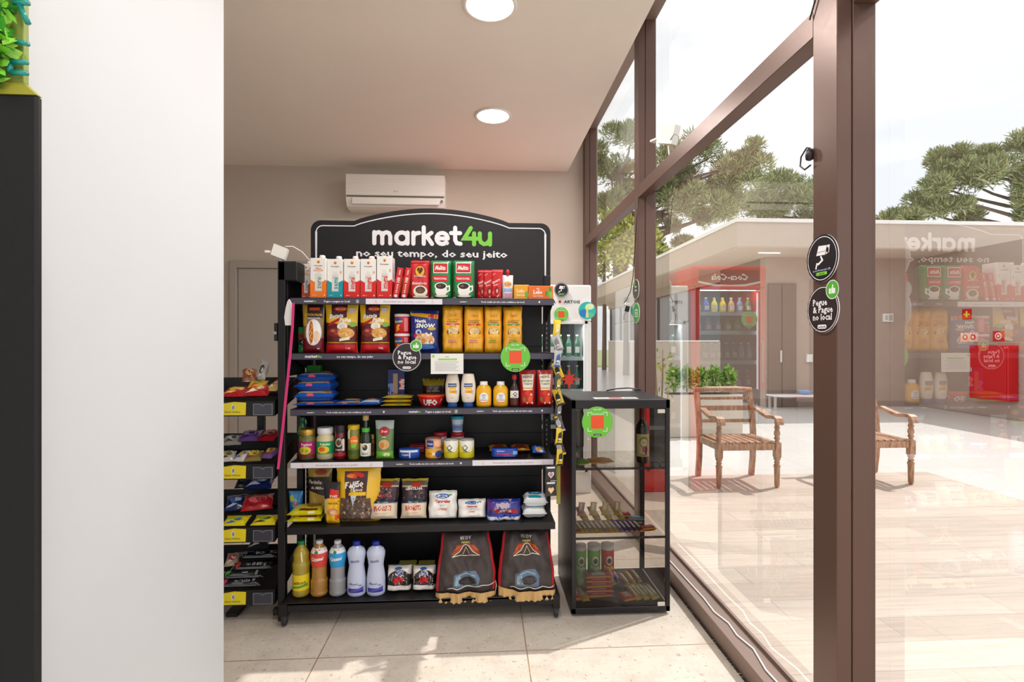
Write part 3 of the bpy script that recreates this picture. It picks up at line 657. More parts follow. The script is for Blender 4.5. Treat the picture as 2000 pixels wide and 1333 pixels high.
# ================================================================ round hanging signs and notice
def disc(R, front, back='#e9e7e8', th=.003):
    mb = MB(); mx = Matrix.Rotation(PI/2, 4, 'X')
    mb.lathe([(R, 0), (R, th)], '#e9e7e8', 48, mx @ Matrix.Translation((0, 0, -th/2)), cap=False)
    mb.decal([('e', 0, 0, 1, 1, front)], lambda u, v, o: (u, -th/2, v), 2*R, R, 0)
    mb.decal([('e', 0, 0, 1, 1, back)], lambda u, v, o: (-u, th/2, v), 2*R, R, 0)
    return mb, (lambda u, v, o: (u, -th/2-o, v))
def thumb(cu, cv, r):
    return [('e', cu, cv, r*1.1, r*1.1, '#e9e7e8'), ('e', cu, cv, r, r, '#4fae33'), ('r', cu-r*.55, cv-r*.45, cu-r*.22, cv+r*.15, INK), ('r', cu-r*.15, cv-r*.45, cu+r*.5, cv+r*.15, INK), ('p', [(cu-r*.15, cv), (cu+.02, cv+r*.6), (cu+r*.2, cv+r*.5), (cu+r*.12, cv)], INK)]
def pegue(R):
    mb, S = disc(R, '#2a2226')
    ring = [(1.0*.93*math.cos(2*PI*i/40), .93*math.sin(2*PI*i/40)) for i in range(41)]
    art = [('l', ring, .03, INK)]
    for k, s_ in enumerate(('Pegue', '& Pague', 'no local')):
        T, tw = text2d(s_, .03); art.append(('t', s_, -.60+tw*.14, .32-k*.31, .28, INK))
    art += thumb(.62, .78, .36)
    art += [('l', [(-.2, -.72), (.2, -.72)], .17, INK)] + [('t', 'market4u', 0, -.72, .09, '#2a2226')]
    mb.decal(art, S, 2*R, R, 0, eps=.0003)
    return mb
def greenqr(R):
    mb, S = disc(R, '#6cc23e')
    art = [('r', -.42, -.42, .42, .42, '#e8552a')]
    for sx in (-1, 1):
        for sy in (-1, 1): art.append(('l', [(sx*.62, sy*.38+.02), (sx*.62, sy*.6+.02), (sx*.36, sy*.6+.02)], .035, INK))
    art += [('t', 'PAGUE AQUI', 0, .52, .1, INK), ('t', 'PELO APP', 0, .82, .09, INK, .3), ('l', [(-.2, -.82), (.2, -.82)], .13, '#23281f'), ('t', 'market4u', 0, -.82, .07, INK)]
    mb.decal(art, S, 2*R, R, 0, eps=.0003); return mb
def camsign(R):
    mb, S = disc(R, '#17151c'); ring = [(.9*math.cos(2*PI*i/40), .9*math.sin(2*PI*i/40)) for i in range(41)]
    art = [('l', ring, .03, INK), ('p', [(-.35, .15), (.2, .12), (.32, .5), (-.2, .55)], INK), ('l', [(-.36, .28), (.22, .28)], .02, '#17151c'), ('p', [(.24, .12), (.46, .2), (.5, .5), (.34, .5)], INK), ('e', .36, .3, .08, .12, '#17151c'),
           ('l', [(-.05, .08), (.05, -.08), (-.2, -.22), (-.3, -.2), (-.36, -.38)], .09, INK), ('t', 'Local Monitorado 24h', 0, -.48, .09, '#a9b8e8', .7), ('l', [(-.28, -.64), (.28, -.64)], .14, LIME), ('t', 'market4u', 0, -.64, .07, '#17151c')]
    mb.decal(art, S, 2*R, R, 0, eps=.0003); return mb
x = XatY(794, 2.62); pegue(.075).build('round_sign', None, (x, 2.632, Zat(698, x, 2.632)), label='round black sign with green thumb clipped to the front of the second shelf', cat='sign')
x = XatY(1007, 2.62); greenqr(.077).build('round_sign', None, (x, 2.632, Zat(698, x, 2.632)), label='round green sign with orange square on the second shelf over the ketchup', cat='sign')
mb = MB().box(-.083, .083, -.001, .001, -.052, .052, '#eceae6'); sf = lambda u, v, o: (u, -.001-o, v)
art = [('t', 'AVISO', 0, .036/.104, .05, '#4b5f9a'), ('r', -.55, .17, .6, .26, '#9bd36a'), ('e', -.85, .37, .09, .07, '#9bd36a')] + [('r', -.75, .08-.07*k, .72-(.1*(k % 3)), .10-.07*k, '#a9a9ad') for k in range(7)]
mb.decal(art, sf, .166, .104, 0, eps=.0002)
x = XatY(873, 2.62); mb.build('paper_notice', None, (x, 2.634, Zat(711, x, 2.632)), label='white paper notice with green heading taped to the second shelf', cat='notice')
def onmull(mb, px, py, X, label, name='round_sign'):
    y = YatX(px, X); return mb.build(name, None, (X, y, Zat(py, X, y)), RW, label=label, cat='sign')
onmull(camsign(.076), 1606, 505, 1.086, 'round black sign with white security camera on the near brown mullion')
onmull(pegue(.076), 1607, 605, 1.086, 'round black sign with green thumb on the near brown mullion, below the camera sign')
mb, S = disc(.074, '#2f3b22'); mb.decal([('l', [(.93*math.cos(2*PI*i/40), .93*math.sin(2*PI*i/40)) for i in range(41)], .03, INK), ('t', 'Pegue', 0, .3, .2, INK), ('t', 'e Pague', 0, -.05, .2, INK), ('e', -.4, .6, .3, .25, '#4fae33')], S, .148, .074, 0, eps=.0003)
onmull(mb, 1242, 566, 1.086, 'round dark green sign high on the farther mullion')
mb, S = disc(.074, '#2f9a3a'); mb.decal([('l', [(.93*math.cos(2*PI*i/40), .93*math.sin(2*PI*i/40)) for i in range(41)], .03, INK), ('r', -.45, -.35, .45, .35, '#e9f3e4'), ('r', -.36, -.26, .36, .26, '#2f9a3a'), ('t', 'PIX', 0, 0, .3, INK)], S, .148, .074, 0, eps=.0003)
onmull(mb, 1243, 612, 1.086, 'round bright green sign on the farther mullion, below the dark green one')
# ================================================================ DISPLAY COOLERS ALONG THE BACK WALL
YFR = 4.65
def cooler(name, label, x0, x1, h, col, hdr, inner, glowm, shelfz, doorx=.05):
    o = empty(name, label, 'display cooler', ((x0+x1)/2, YFR, 0)); w_ = x1-x0; D = .62
    c = mat(col, .3, coat=.3); ic = mat(inner, .5)
    mb = MB().box(-w_/2, w_/2, 0, D, 0, .22, c, .008).box(-w_/2, w_/2, 0, D, h-hdr, h, c, .012).box(-w_/2, -w_/2+doorx, .0, D, .22, h-hdr, c, .006).box(w_/2-doorx, w_/2, 0, D, .22, h-hdr, c, .006).box(-w_/2+doorx, w_/2-doorx, D-.03, D, .22, h-hdr, ic)
    mb.build('cabinet', o)
    mb = MB().box(-w_/2+doorx, w_/2-doorx, .025, D-.04, .22, .235, ic)
    mb.build('floor_tray', o)
    for z in shelfz: MB().box(-w_/2+doorx+.002, w_/2-doorx-.002, .05, D-.05, z-.008, z, mat('#c8d6da', .3)).box(-w_/2+doorx+.002, w_/2-doorx-.002, .045, .05, z-.03, z+.006, mat('#e6eef0', .3)).build('shelf', o)
    f = MB(); a, b = -w_/2+doorx-.015, w_/2-doorx+.015; z0, z1 = .2, h-hdr+.01
    fc = c
    for q in ((a, a+.03, z0, z1), (b-.03, b, z0, z1), (a, b, z0, z0+.03), (a, b, z1-.03, z1)): f.box(q[0], q[1], -.02, -.002, q[2], q[3], fc, .003)
    fo = f.build('door', o)
    g = MB(); g.add([(a+.03, -.01, z0+.03), (b-.03, -.01, z0+.03), (b-.03, -.01, z1-.03), (a+.03, -.01, z1-.03)], [(0, 1, 2, 3)], clear_glass('cooler_glass', '#eef4f4', 1.45)); g.build('glass_pane', fo)
    MB().tube([(a+.015, -.022, 1.0), (a+.015, -.05, 1.02), (a+.015, -.05, 1.38), (a+.015, -.022, 1.4)], .008, mat('#b9b9b9', .3, .8)).build('handle', fo)
    MB().box(-w_/2+doorx+.002, -w_/2+doorx+.014, .03, .042, .3, h-hdr-.05, mat('#f4fbff', .3, emit=glowm)).box(w_/2-doorx-.014, w_/2-doorx-.002, .03, .042, .3, h-hdr-.05, mat('#f4fbff', .3, emit=glowm)).build('light_strip', o)
    ld = bpy.data.lights.new('cooler_fill_lamp', 'AREA'); ld.shape = 'RECTANGLE'; ld.size = w_*.8; ld.size_y = .06; ld.energy = glowm*1.6  # area light added under the header to brighten the cooler's inside
    lo = bpy.data.objects.new('cooler_fill_lamp', ld); scn.collection.objects.link(lo); lo.parent = o; lo.location = (0, .08, h-hdr-.02)
    return o, w_
o, w_ = cooler('beer_cooler', 'white upright glass door cooler with black lettering between the shelving and the window', .475, 1.008, 1.915, '#eceae8', .34, '#23302a', .7, (.62, .95, 1.25))
mb = MB(); art = [('t', 'STELLA', -.50, .1, .028, '#2a2a2c', -.27), ('t', 'ARTOIS', .33, .1, .028, '#2a2a2c', -.28), ('e', -.09, .1, .055, .007, '#c8202c'), ('e', -.09, .1, .026, .016, '#c8202c')]
mb.decal(art, flat(-.003), w_, 1.0, 0, Matrix.Translation((0, 0, 1.66)), eps=.001); mb.build('lettering', o)
mb = MB(); st = []
for k in range(16): a = 2*PI*k/16; r = .12 if k % 4 == 0 else (.075 if k % 2 == 0 else .035); st.append((r*math.cos(a)/.2, r*math.sin(a)))
mb.decal([('p', st, '#c8372a')], flat(-.012), .4, 1, 0, Matrix.Translation((.06, 0, 1.05)), eps=.001); mb.build('star_sticker', o)
x = XatY(1097, 4.6); camsign(.066).build('round_sign', None, (x, 4.622, Zat(566, x, 4.6)), label='small round black camera sign on the white cooler header', cat='sign')
x = XatY(1097, 4.6); greenqr(.066).build('round_sign', None, (x, 4.622, Zat(614, x, 4.6)), label='round green sign with orange square on the white cooler door', cat='sign')
mb, S = disc(.08, '#35b8b0'); mb.decal([('e', -.4, -.3, .5, .45, '#2c7fc4'), ('e', .3, .45, .5, .35, '#d8f0c0'), ('e', .3, -.5, .5, .3, '#57c8a0'), ('p', [(-.15, -.8), (.15, -.8), (.1, .0), (.3, .45), (0, .2), (-.3, .4), (-.1, 0)], '#e8dc8a')], S, .16, .08, 0, eps=.0003)
x = XatY(1149, 4.55); mb.build('round_sign', None, (x, 4.6, Zat(607, x, 4.6)), label='round turquoise sign with pale figure on the corner of the white cooler', cat='sign')
ro, rw = cooler('soft_drink_cooler', 'red upright glass door cooler behind the shelving unit, mirrored in the window', -.272, .452, 2.10, '#e0282a', .20, '#5f8088', 1.0, (.60, .95, 1.21, 1.49, 1.67), .062)
mb = MB(); art = [('r', -.80, 0.035, .80, .165, '#8f1a1e'), ('l', [(-.80, .05), (-.4, .02), (0, .012), (.4, .02), (.80, .05)], .02, '#efe9e6'), ('t', 'Coca-Cola', 0, .10, .06, '#f6efec', .5, 0, .25)]
mb.decal(art, flat(-.004), rw, 1.0, 0, Matrix.Translation((0, 0, 1.90)), eps=.001); mb.build('header_lettering', ro)
x = -.09; greenqr(.075).build('round_sign', None, (x, 4.622, 1.60), label='round green sign with orange square on the red cooler door, mirrored in the window', cat='sign')
BT = [(.001, 0), (.028, .0), (.031, .01), (.031, .12), (.026, .15), (.012, .19), (.011, .215)]
def cbottle(col, capc, lab, label, group, h=1.0):
    o = empty('drink_bottle', label, 'bottle', (0, 0, 0), group=group)
    MB().lathe([(r, z*h) for r, z in BT], mat(col, .15, coat=.5), 14).decal([('r', -.9, .2, .9, .5, lab)], cyl(.0312), .05, .215*h, .01).build('body', o)
    MB().lathe([(.013, .2155*h), (.013, .232*h)], capc, 12).build('cap', o)
    return o
rows = [(ro, 1.37, ['#5f7a2a', '#7d88b8', '#c8a070', '#d9c22a', '#d9c22a', '#2d5fb0', '#c89a30'], 1.0, 'drink bottles on the top shelf of the red cooler'),
        (ro, 1.05, ['#2d9a5a', '#2d9a5a', '#1f8a4a', '#c84a4a', '#c84a4a', '#e6c8c0'], .85, 'drink bottles on the middle shelf of the red cooler'),
        (ro, .72, ['#8a90c0', '#8a90c0', '#26364f', '#26364f', '#1d3f66', '#26364f', '#1d3f66', '#1d3f66'], .9, 'drink bottles on the lower shelf of the red cooler'),
        (ro, .236, ['#b5342c']*6, 1.1, 'pink drink bottles low in the red cooler')]
protos = {}
def row(ro, z, cols, h, grp, xc, wd, lab):
    n = len(cols)
    for k, c in enumerate(cols):
        key = (c, h)
        if key not in protos: protos[key] = q = cbottle(c, '#e8e4e0', '#d8d4cc', lab, grp, h)
        else: q = copy_tree(protos[key], label=lab, group=grp)
        q.location = (xc - wd/2 + wd*(k+.5)/n, YFR+.13, z+.001)
row(ro, 1.67, rows[0][2], .62, rows[0][4], .09, .58, 'drink bottle on the top shelf of the red cooler seen in the window')
row(ro, 1.49, rows[1][2], .55, rows[1][4], .09, .58, 'drink bottle on the middle shelf of the red cooler seen in the window')
row(ro, 1.21, rows[2][2], .75, rows[2][4], .09, .58, 'drink bottle on the lower shelf of the red cooler seen in the window')
row(ro, .95, rows[3][2], .75, rows[3][4], .09, .58, 'red drink bottle low in the red cooler seen in the window')
row(None, 1.25, ['#2c6a48']*5, .9, 'green bottles on the top shelf of the white cooler', .74, .4, 'green bottle on the top shelf of the white cooler')
row(None, .95, ['#23704a']*5, .95, 'green bottles on the second shelf of the white cooler', .74, .4, 'green bottle on the second shelf of the white cooler')
row(None, .62, ['#4a5a3a']*5, .95, 'green bottles on the third shelf of the white cooler', .74, .4, 'green bottle on the third shelf of the white cooler')
# ================================================================ GROCERY BUILDERS
def bagS(w_, h_, d_, style='pouch', seed=0, wr=1.0, neck=.0):
    off = Vector((seed*7.3, seed*3.1, 0))
    def S(u, v, o, side=-1):
        un = min(1, abs(u)/(w_/2)); vn = min(1, max(0, v/h_))
        if style == 'pouch': pv = min(1, vn/.10+.25)**.6 * max(0, 1-max(0, (vn-.25)/.75)**1.7)**.85
        elif style == 'pillow': pv = max(0, math.sin(PI*min(1, max(0, (vn-.05)/.9))))**.5
        elif style == 'fat': pv = max(0, math.sin(PI*min(1, max(0, (vn-.06)/.88))))**.28
        elif style == 'block': pv = min(1, vn/.04+.5)*min(1, max(0, (1-vn)/.10)+.25)
        pu = (1-un**3.2)**.6 if style not in ('block', 'fat') else (1-un**(9 if style == 'block' else 6))**.5
        q = noise.noise(Vector((u*22/max(.1, w_*6), v*22/max(.1, h_*6), 0))+off)*.16 + noise.noise(Vector((u*60, v*38, 5))+off)*.07
        y = d_/2*pv*pu*(1+q*wr)
        e = noise.noise(Vector((v*25, side, 3))+off)*.03*w_*un*wr
        x = u*(1-.07*pv*(style != 'block') - neck*math.exp(-((vn-.78)/.10)**2)) + e*(1 if u > 0 else -1)*.5
        return (x, side*(y+o+.0006), v + (noise.noise(Vector((u*30, 9, 0))+off)*.012*h_*wr if vn > .93 else 0))
    return S
def bag(name, w_, h_, d_, base, art, style='pouch', seed=0, wr=1.0, seal=None, back=None, neck=0, rough=.3, L=None, bands=None, parent=None):
    m = mat(base, rough, coat=.35) if isinstance(base, str) else base; S = bagS(w_, h_, d_, style, seed, wr, neck); mb = MB()
    mb.surf(lambda u, v: S(u, v, 0), 14, 18, m, -w_/2, w_/2, 0, h_)
    mb.surf(lambda u, v: S(u, v, 0, 1), 14, 18, back or m, -w_/2, w_/2, 0, h_, flip=True)
    nu = 14
    lo = [S(-w_/2+w_*i/nu, 0, 0) for i in range(nu+1)]; hi = [S(-w_/2+w_*i/nu, 0, 0, 1) for i in range(nu+1)]
    mb.add(lo+hi, [(i, i+nu+1, i+nu+2, i+1) for i in range(nu)], m)
    a2 = list(art)
    if seal: a2 = [('r', -1, .94, 1, 1, seal), ('r', -1, 0, 1, .035, seal)] + a2
    mb.decal(a2, lambda u, v, o: S(u, v, o), w_, h_, L or max(.012, w_/9), smooth=True, eps=.0006)
    return mb
def place(mb, name, label, cat, loc, rot=(0, 0, 0), group=None, parent=None): return mb.build(name, parent, loc, rot, label=label, cat=cat, group=group)
def fit(x0, x1, ytop, Yf, zs):
    """width and height a thing must have to span those columns and reach that row when it stands on zs with its face at Yf"""
    X0, X1 = XatY(x0, Yf), XatY(x1, Yf); xm = (X0+X1)/2
    return xm, X1-X0, Zat(ytop, xm, Yf)-zs
def box_mb(w_, h_, d_, base, art, c=.002, side=None, L=0):
    mb = MB().box(-w_/2, w_/2, 0, d_, 0, h_, base, c)
    mb.decal(art, flat(0), w_, h_, L, eps=.0003)
    if side: mb.decal(side, lambda u, v, o: (w_/2+o, d_/2+u, v), d_, h_, 0, eps=.0003)
    return mb
Z1, Z2, Z3, Z4, Z5 = (z for z, _ in SH); Z6 = ZBASE
E = .0008
# ================================================================ TOP SHELF
Yf = 2.675
WT = '#f1eee9'
def carton(x0, x1, yt, col, word, label, tall=False, yf=Yf, zero=False, turn=0):
    x, w_, h_ = fit(x0, x1, yt, yf, Z1); w_ -= .002; D = .09
    o = empty('milk_carton', label, 'carton', (x, yf, Z1+E), (0, 0, turn), group='milk cartons on the top shelf')
    H = h_-(.0 if tall else .017)
    art = [('p', [(-1, 0), (1, 0), (1, .46), (.45, .40), (-.45, .40), (-1, .46)], col), ('r', -.40, .18, .44, .60, '#dcd9d4'), ('r', -.28, .60, .30, .68, '#e6e3df'), ('r', -.42, .17, .46, .19, '#c9c5bf'),
           ('e', .03, .90, .20, .038, '#e9a63a'), ('e', .03, .895, .10, .02, '#c84a2a'), ('t', 'Piracanjuba', .02, .81, .032, '#2e3a6e', .78, 0, .2)]
    art += [('t', word, .03, .38, .13, col if not zero else '#7a8a86', .30, PI/2)]
    if zero: art += [('t', 'ZERO', 0, .74, .04, '#e0702a', .5), ('t', 'LACTOSE', 0, .69, .04, '#e0702a', .7)]
    else: art += [('e', .74, .66, .14, .04, '#e9b3ac')]
    art += [('t', 'UHT 1L', -.45, .07, .022, WT), ('e', .78, .07, .07, .02, WT)]
    side = [('r', -1, 0, 1, .42, col), ('r', -.6, .5, .6, .86, '#d8d2dc')]
    box_mb(w_, H, D, WT, art, .002, side).decal([('r', -1, 0, 1, 1, col)], lambda u, v, oo: (u, v, H+oo), w_-.006, D-.004, 0, Matrix.Translation((0, .002, 0))).build('box', o)
    if not tall: MB().lathe([(.014, H+.001), (.015, H+.004), (.014, H+.016), (.011, H+.018), (.0001, H+.018)], '#f4f2ef', 20, cx=.012, cy=.03).build('cap', o)
    return o
carton(589, 606, 510, '#c4421f', 'zero', 'milk carton with orange base half hidden at the left end of the top shelf', yf=Yf+.055, zero=True)
carton(605.5, 637.5, 498, '#ee7a1f', 'zero', 'orange and white milk carton with ZERO LACTOSE lettering in front', zero=True, yf=Yf-.008)
carton(638.5, 670, 500, '#1797a6', 'semi', 'turquoise and white milk carton on the top shelf')
carton(671, 703, 500, '#d8201f', 'integral', 'red and white milk carton directly right of the turquoise carton')
carton(703.5, 734.5, 500, '#d8201f', 'integral', 'red and white milk carton, the middle one of three red ones')
carton(735.5, 766, 501, '#d8201f', 'integral', 'red and white milk carton without cap, beside the slim red filter packets', tall=True)
for k, (x0, x1, lb) in enumerate(((768, 781, 'slim red coffee filter packet leaning beside the milk cartons, the left of two'), (784, 797, 'slim red coffee filter packet leaning beside the red coffee pack, the right of two'))):
    x, w_, h_ = fit(x0, x1, 516, Yf, Z1)
    box_mb(.03, .158, .12, '#d3222a', [('t', '103', 0, .60, .095, WT, .16, PI/2, 0, .05), ('t', 'FILTRO DE PAPEL', 0, .32, .05, WT, .3, PI/2), ('e', 0, .07, .55, .05, WT), ('t', 'ORIGINAL', 0, .85, .05, WT, .18, PI/2)],
           side=[('r', -.9, .2, 1, .75, '#eea23a')]).build('filter_packet', None, (x-.006, Yf, Z1+E+.0028), (0, .165, 0), label=lb, cat='coffee filters')
def coffee3():
    x, w_, h_ = fit(800, 838, 508, Yf, Z1)
    art = [('r', -1, .93, 1, 1, '#b81a26'), ('e', .05, .70, .58, .17, '#a9131f'), ('e', .05, .71, .46, .135, '#e8b52a'), ('p', [(-.3, .74), (.4, .74), (.05, .63)], '#5a2a12'), ('e', -.1, .76, .14, .04, '#5a2a12'), ('e', .2, .76, .14, .04, '#5a2a12'), ('t', '3 Corações', .05, .585, .045, WT, .62), ('t', 'Extraforte', .02, .40, .065, WT, .8, 0, .2),
           ('e', .1, .19, .72, .15, '#e9e0cf'), ('e', .1, .22, .50, .09, '#4a2f1d'), ('e', .1, .21, .4, .06, '#6b4a2e'), ('e', .12, .05, .8, .035, '#d8c8a8')]
    place(bag('coffee_pack', w_, h_, .075, '#cf1b28', art, 'block', 3, .5), 'coffee_pack', 'red coffee pack with gold emblem and white cup on the top shelf', 'coffee', (x, Yf+.042, Z1+E))
coffee3()
def melitta(x0, x1, lb, sd):
    x, w_, h_ = fit(x0, x1, 508, Yf, Z1); w_ -= .002
    art = [('r', -.68, .66, .68, .93, WT), ('r', -.62, .68, .62, .91, '#cf2026'), ('t', 'Melitta', 0, .80, .11, WT, .48, 0, .25, .05), ('r', -.74, .44, .68, .60, '#cf2026'), ('t', 'TRADICIONAL', -.03, .52, .055, WT, .6),
           ('e', .05, .22, .55, .17, '#f3efe8'), ('l', [(.5, .3), (.8, .33), (.82, .22), (.5, .16)], .035, '#f3efe8'), ('e', .02, .32, .58, .10, '#f7f4ee'), ('e', .02, .325, .47, .075, '#2b1a12'), ('e', -.1, .33, .16, .03, '#7a5a3c'),
           ('e', .1, .07, .6, .03, '#e4ddd0'), ('e', -.75, .13, .09, .03, '#5a3a22'), ('e', -.62, .09, .09, .03, '#5a3a22'), ('e', -.85, .17, .08, .03, '#5a3a22'), ('t', '500g', -.8, .035, .03, WT)]
    place(bag('coffee_pack', w_, h_, .075, '#13823f', art, 'block', sd, .25, L=.02), 'coffee_pack', lb, 'coffee', (x, Yf+.042, Z1+E))
melitta(839, 882, 'green vacuum coffee pack with red logo, the left of the two green ones', 5)
melitta(883, 927, 'green vacuum coffee pack with red logo, the right of the two green ones', 6)
for k, (x0, x1, yt, dy, lb) in enumerate(((930, 950, 528, .07, 'red sauce sachet, the leftmost and rearmost of the red sachets on the top shelf'), (941, 966, 528, .04, 'red sauce sachet, the middle one of three on the top shelf'), (957, 980, 527, .008, 'red sauce sachet in front beside the squeeze pouch'))):
    x, w_, h_ = fit(x0, x1, yt, Yf+dy, Z1)
    art = [('t', 'Quero', -.1, .60, .09, WT, .8, .5), ('t', 'Molho', 0, .47, .05, '#f2c9c0', .6, .3), ('e', .25, .28, .4, .13, '#8f1018'), ('e', .3, .26, .18, .07, '#e9b8a0'), ('e', -.4, .2, .2, .06, '#e05a4a'), ('p', [(.2, .08), (.8, .15), (.4, .03)], '#f0c9b0'), ('r', -1, .93, 1, .96, '#e8868a'), ('l', [(-.7, .8), (-.3, .86)], .02, '#f0b8b0')]
    place(bag('sauce_sachet', w_, h_, .03, '#d01c26', art, 'pouch', 10+k), 'sauce_sachet', lb, 'sachet', (x, Yf+dy+.02, Z1+E+.003), (0, .06, -.25))
def squeeze():
    x, w_, h_ = fit(981, 1003, 537, Yf, Z1); o = empty('squeeze_pouch', 'white and pink squeeze pouch with red spout on the top shelf', 'pouch', (x, Yf+.03, Z1+E))
    art = [('e', 0, .62, .75, .12, '#f0a43a'), ('t', 'YoPRO', 0, .62, .09, '#2a4d9a', .7), ('r', -.8, .3, .8, .45, '#8fb6e0'), ('r', -.6, .1, .7, .24, '#e08aa8')]
    bag('pouch', w_, h_, .04, '#ecdfe4', art, 'pouch', 21).build('pouch', o)
    MB().lathe([(.006, h_-.006), (.006, h_+.008), (.010, h_+.009), (.010, h_+.022), (.004, h_+.03)], '#d0222c', 12).build('spout', o)
squeeze()
x, w_, h_ = fit(1004, 1033, 557, Yf, Z1); box_mb(w_, h_, .07, '#eba51f', [('t', 'Leão', -.1, .6, .24, WT, .5), ('t', 'Camomila', -.1, .3, .12, WT, .6), ('e', .7, .3, .25, .25, '#7aa83a')]).build('tea_box', None, (x, Yf, Z1+E), label='yellow box of tea bags on the top shelf', cat='box')
x, w_, h_ = fit(1035, 1085, 559, Yf, Z1); box_mb(w_, h_, .07, '#ea6f22', [('t', 'chá', -.2, .8, .13, WT, .2), ('t', 'Leão', -.2, .55, .3, WT, .35, 0, 0, .05), ('t', 'Capim Cidreira', -.2, .25, .1, WT, .4), ('e', .62, .5, .1, .3, '#6fae3a'), ('e', .8, .3, .12, .25, '#8cc24a'), ('e', .45, .45, .09, .2, '#4f8f30'), ('e', .75, .75, .1, .15, '#4f8f30')]).build('tea_box', None, (x-.012, Yf, Z1+E), label='wide orange box of tea bags at the right end of the top shelf', cat='box')
# ================================================================ SECOND SHELF
Yf = 2.69
def snack(x0, x1, yt, yf, zs, base, art, d_, style, seed, lb, cat='bag', name='snack_bag', neck=0, tilt=0, wr=1, seal=None, turn=0, lean=0, extra=0):
    x, w_, h_ = fit(x0, x1, yt, yf, zs)
    return place(bag(name, w_-.003, h_, d_, base, art, style, seed, wr, seal, neck=neck), name, lb, cat, (x, yf+d_/2+extra, zs+E+abs(math.sin(lean))*d_*.4), (lean, tilt, turn))
rb = Vector((0, 0, 0))
hot = [('p', [(-1, .3), (1, .3), (1, 0), (-1, 0)], '#6d0f1a'), ('r', -1, .55, -.55, 1, '#c09a3a'), ('r', -.5, .72, .9, 1, '#2a1214'), ('r', -.35, .87, .6, .93, '#d8521f'), ('t', 'BATATA PALHA', .05, .78, .05, '#e8c23a', .82), ('t', 'TRADICIONAL', .1, .71, .035, '#dcd8e6', .6),
       ('e', .12, .42, .74, .27, '#e3e0e8'), ('e', .12, .42, .66, .24, '#f4f2f4'), ('e', -.10, .42, .22, .24, '#c8782a', .02), ('e', -.08, .42, .12, .21, '#a8431c', .02), ('l', [(-.1, .58), (0, .52), (-.15, .46), (0, .4), (-.15, .34), (-.05, .28)], .018, '#e8b02a'),
       ('e', .42, .33, .3, .12, '#eccfb4'), ('t', 'Sul', .6, .09, .03, WT)]
snack(587, 632, 594, Yf, Z2, '#8a6a3a', hot, .05, 'pouch', 31, 'brown potato stick bag with a hot dog plate, leftmost bag on the second shelf')
def palha(x0, x1, sd, lb):
    art = [('r', -.62, .72, .35, 1, '#4a1a1c'), ('e', -.05, .9, .4, .05, '#d8521f'), ('t', 'Sabor & Sul', -.05, .9, .03, WT, .5), ('r', .45, .83, .78, .92, '#c9c5dc'), ('p', [(-1, .62), (1, .55), (1, .22), (-1, .22)], '#5c161c'), ('p', [(-.8, .6), (-.1, .72), (-.1, .66), (-.8, .54)], '#b0182a'),
           ('t', 'Batata', -.28, .76, .085, WT, .72, .1, .3, .05), ('t', 'Palha', .28, .675, .085, WT, .62, .05, .3, .05), ('e', .1, .54, .33, .08, '#efe9e2'), ('e', .1, .545, .2, .05, '#d9d2c9'), ('e', .75, .58, .22, .05, '#7fae3a'),
           ('e', -.4, .42, .5, .09, '#7a2a22'), ('e', -.5, .45, .16, .03, '#c8604a'), ('e', -.25, .40, .16, .03, '#a83a2c'), ('e', -.1, .46, .14, .025, '#c8604a'), ('e', .35, .40, .52, .11, '#e0a24a')]
    rn = random.Random(sd)
    for k in range(16):
        a = rn.uniform(0, PI); cx_, cy_ = .35+rn.uniform(-.4, .4), .40+rn.uniform(-.07, .07); art.append(('l', [(cx_-.12*math.cos(a), cy_-.03*math.sin(a)), (cx_+.12*math.cos(a), cy_+.03*math.sin(a))], .012, rn.choice(['#f3cf86', '#c8842c', '#f7dca0'])))
    art += [('p', [(-.05, .235), (.6, .27), (.6, .33), (-.05, .29)], '#ece6d4'), ('r', -1, 0, 1, .17, '#c2151f'), ('t', '120g', .5, .1, .035, WT), ('r', -1, .17, 1, .2, '#7a1019')]
    snack(x0, x1, 594, Yf, Z2, '#e2b51c', art, .06, 'pouch', sd, lb)
palha(632, 698, 41, 'yellow and maroon shoestring potato bag lettered Batata Palha, next to the hot dog bag')
palha(700, 761, 42, 'yellow and maroon shoestring potato bag lettered Batata Palha, beside the stacked red tins')
for k, (y0, lb) in enumerate(((652, 'red chocolate powder tin, the lower of the stack on the second shelf'), (613, 'red chocolate powder tin, the upper of the stack on the second shelf'))):
    x, w_, h_ = fit(768, 798, y0, Yf, Z2); h1 = fit(768, 798, 652, Yf, Z2)[2]; z0 = Z2+E if k == 0 else Z2+E+h1+.001; R = w_/2
    o = empty('drink_powder_tin', lb, 'tin', (x, Yf+R+.005, z0)); h_ = h1 if k == 0 else h_-h1-.002
    MB().lathe([(R-.003, 0), (R, .002), (R, h_-.014)], '#c91a22', 28).decal([('r', -.85, .48, .1, .78, '#2c4a9a'), ('t', 'Nescau', -.38, .62, .14, '#e8dc3a', .5, .1), ('p', [(-.4, .45), (-.1, .45), (-.3, .2), (-.1, .22), (-.6, .05), (-.45, .25), (-.6, .25)], '#f0a02a'), ('r', .3, .1, .75, .8, '#e27a80')], cyl(R), w_*1.3, h_, .012).build('body', o)
    MB().lathe([(R+.001, h_-.014), (R+.001, h_-.002), (R-.003, h_)], '#e4d9dc', 28).build('lid', o)
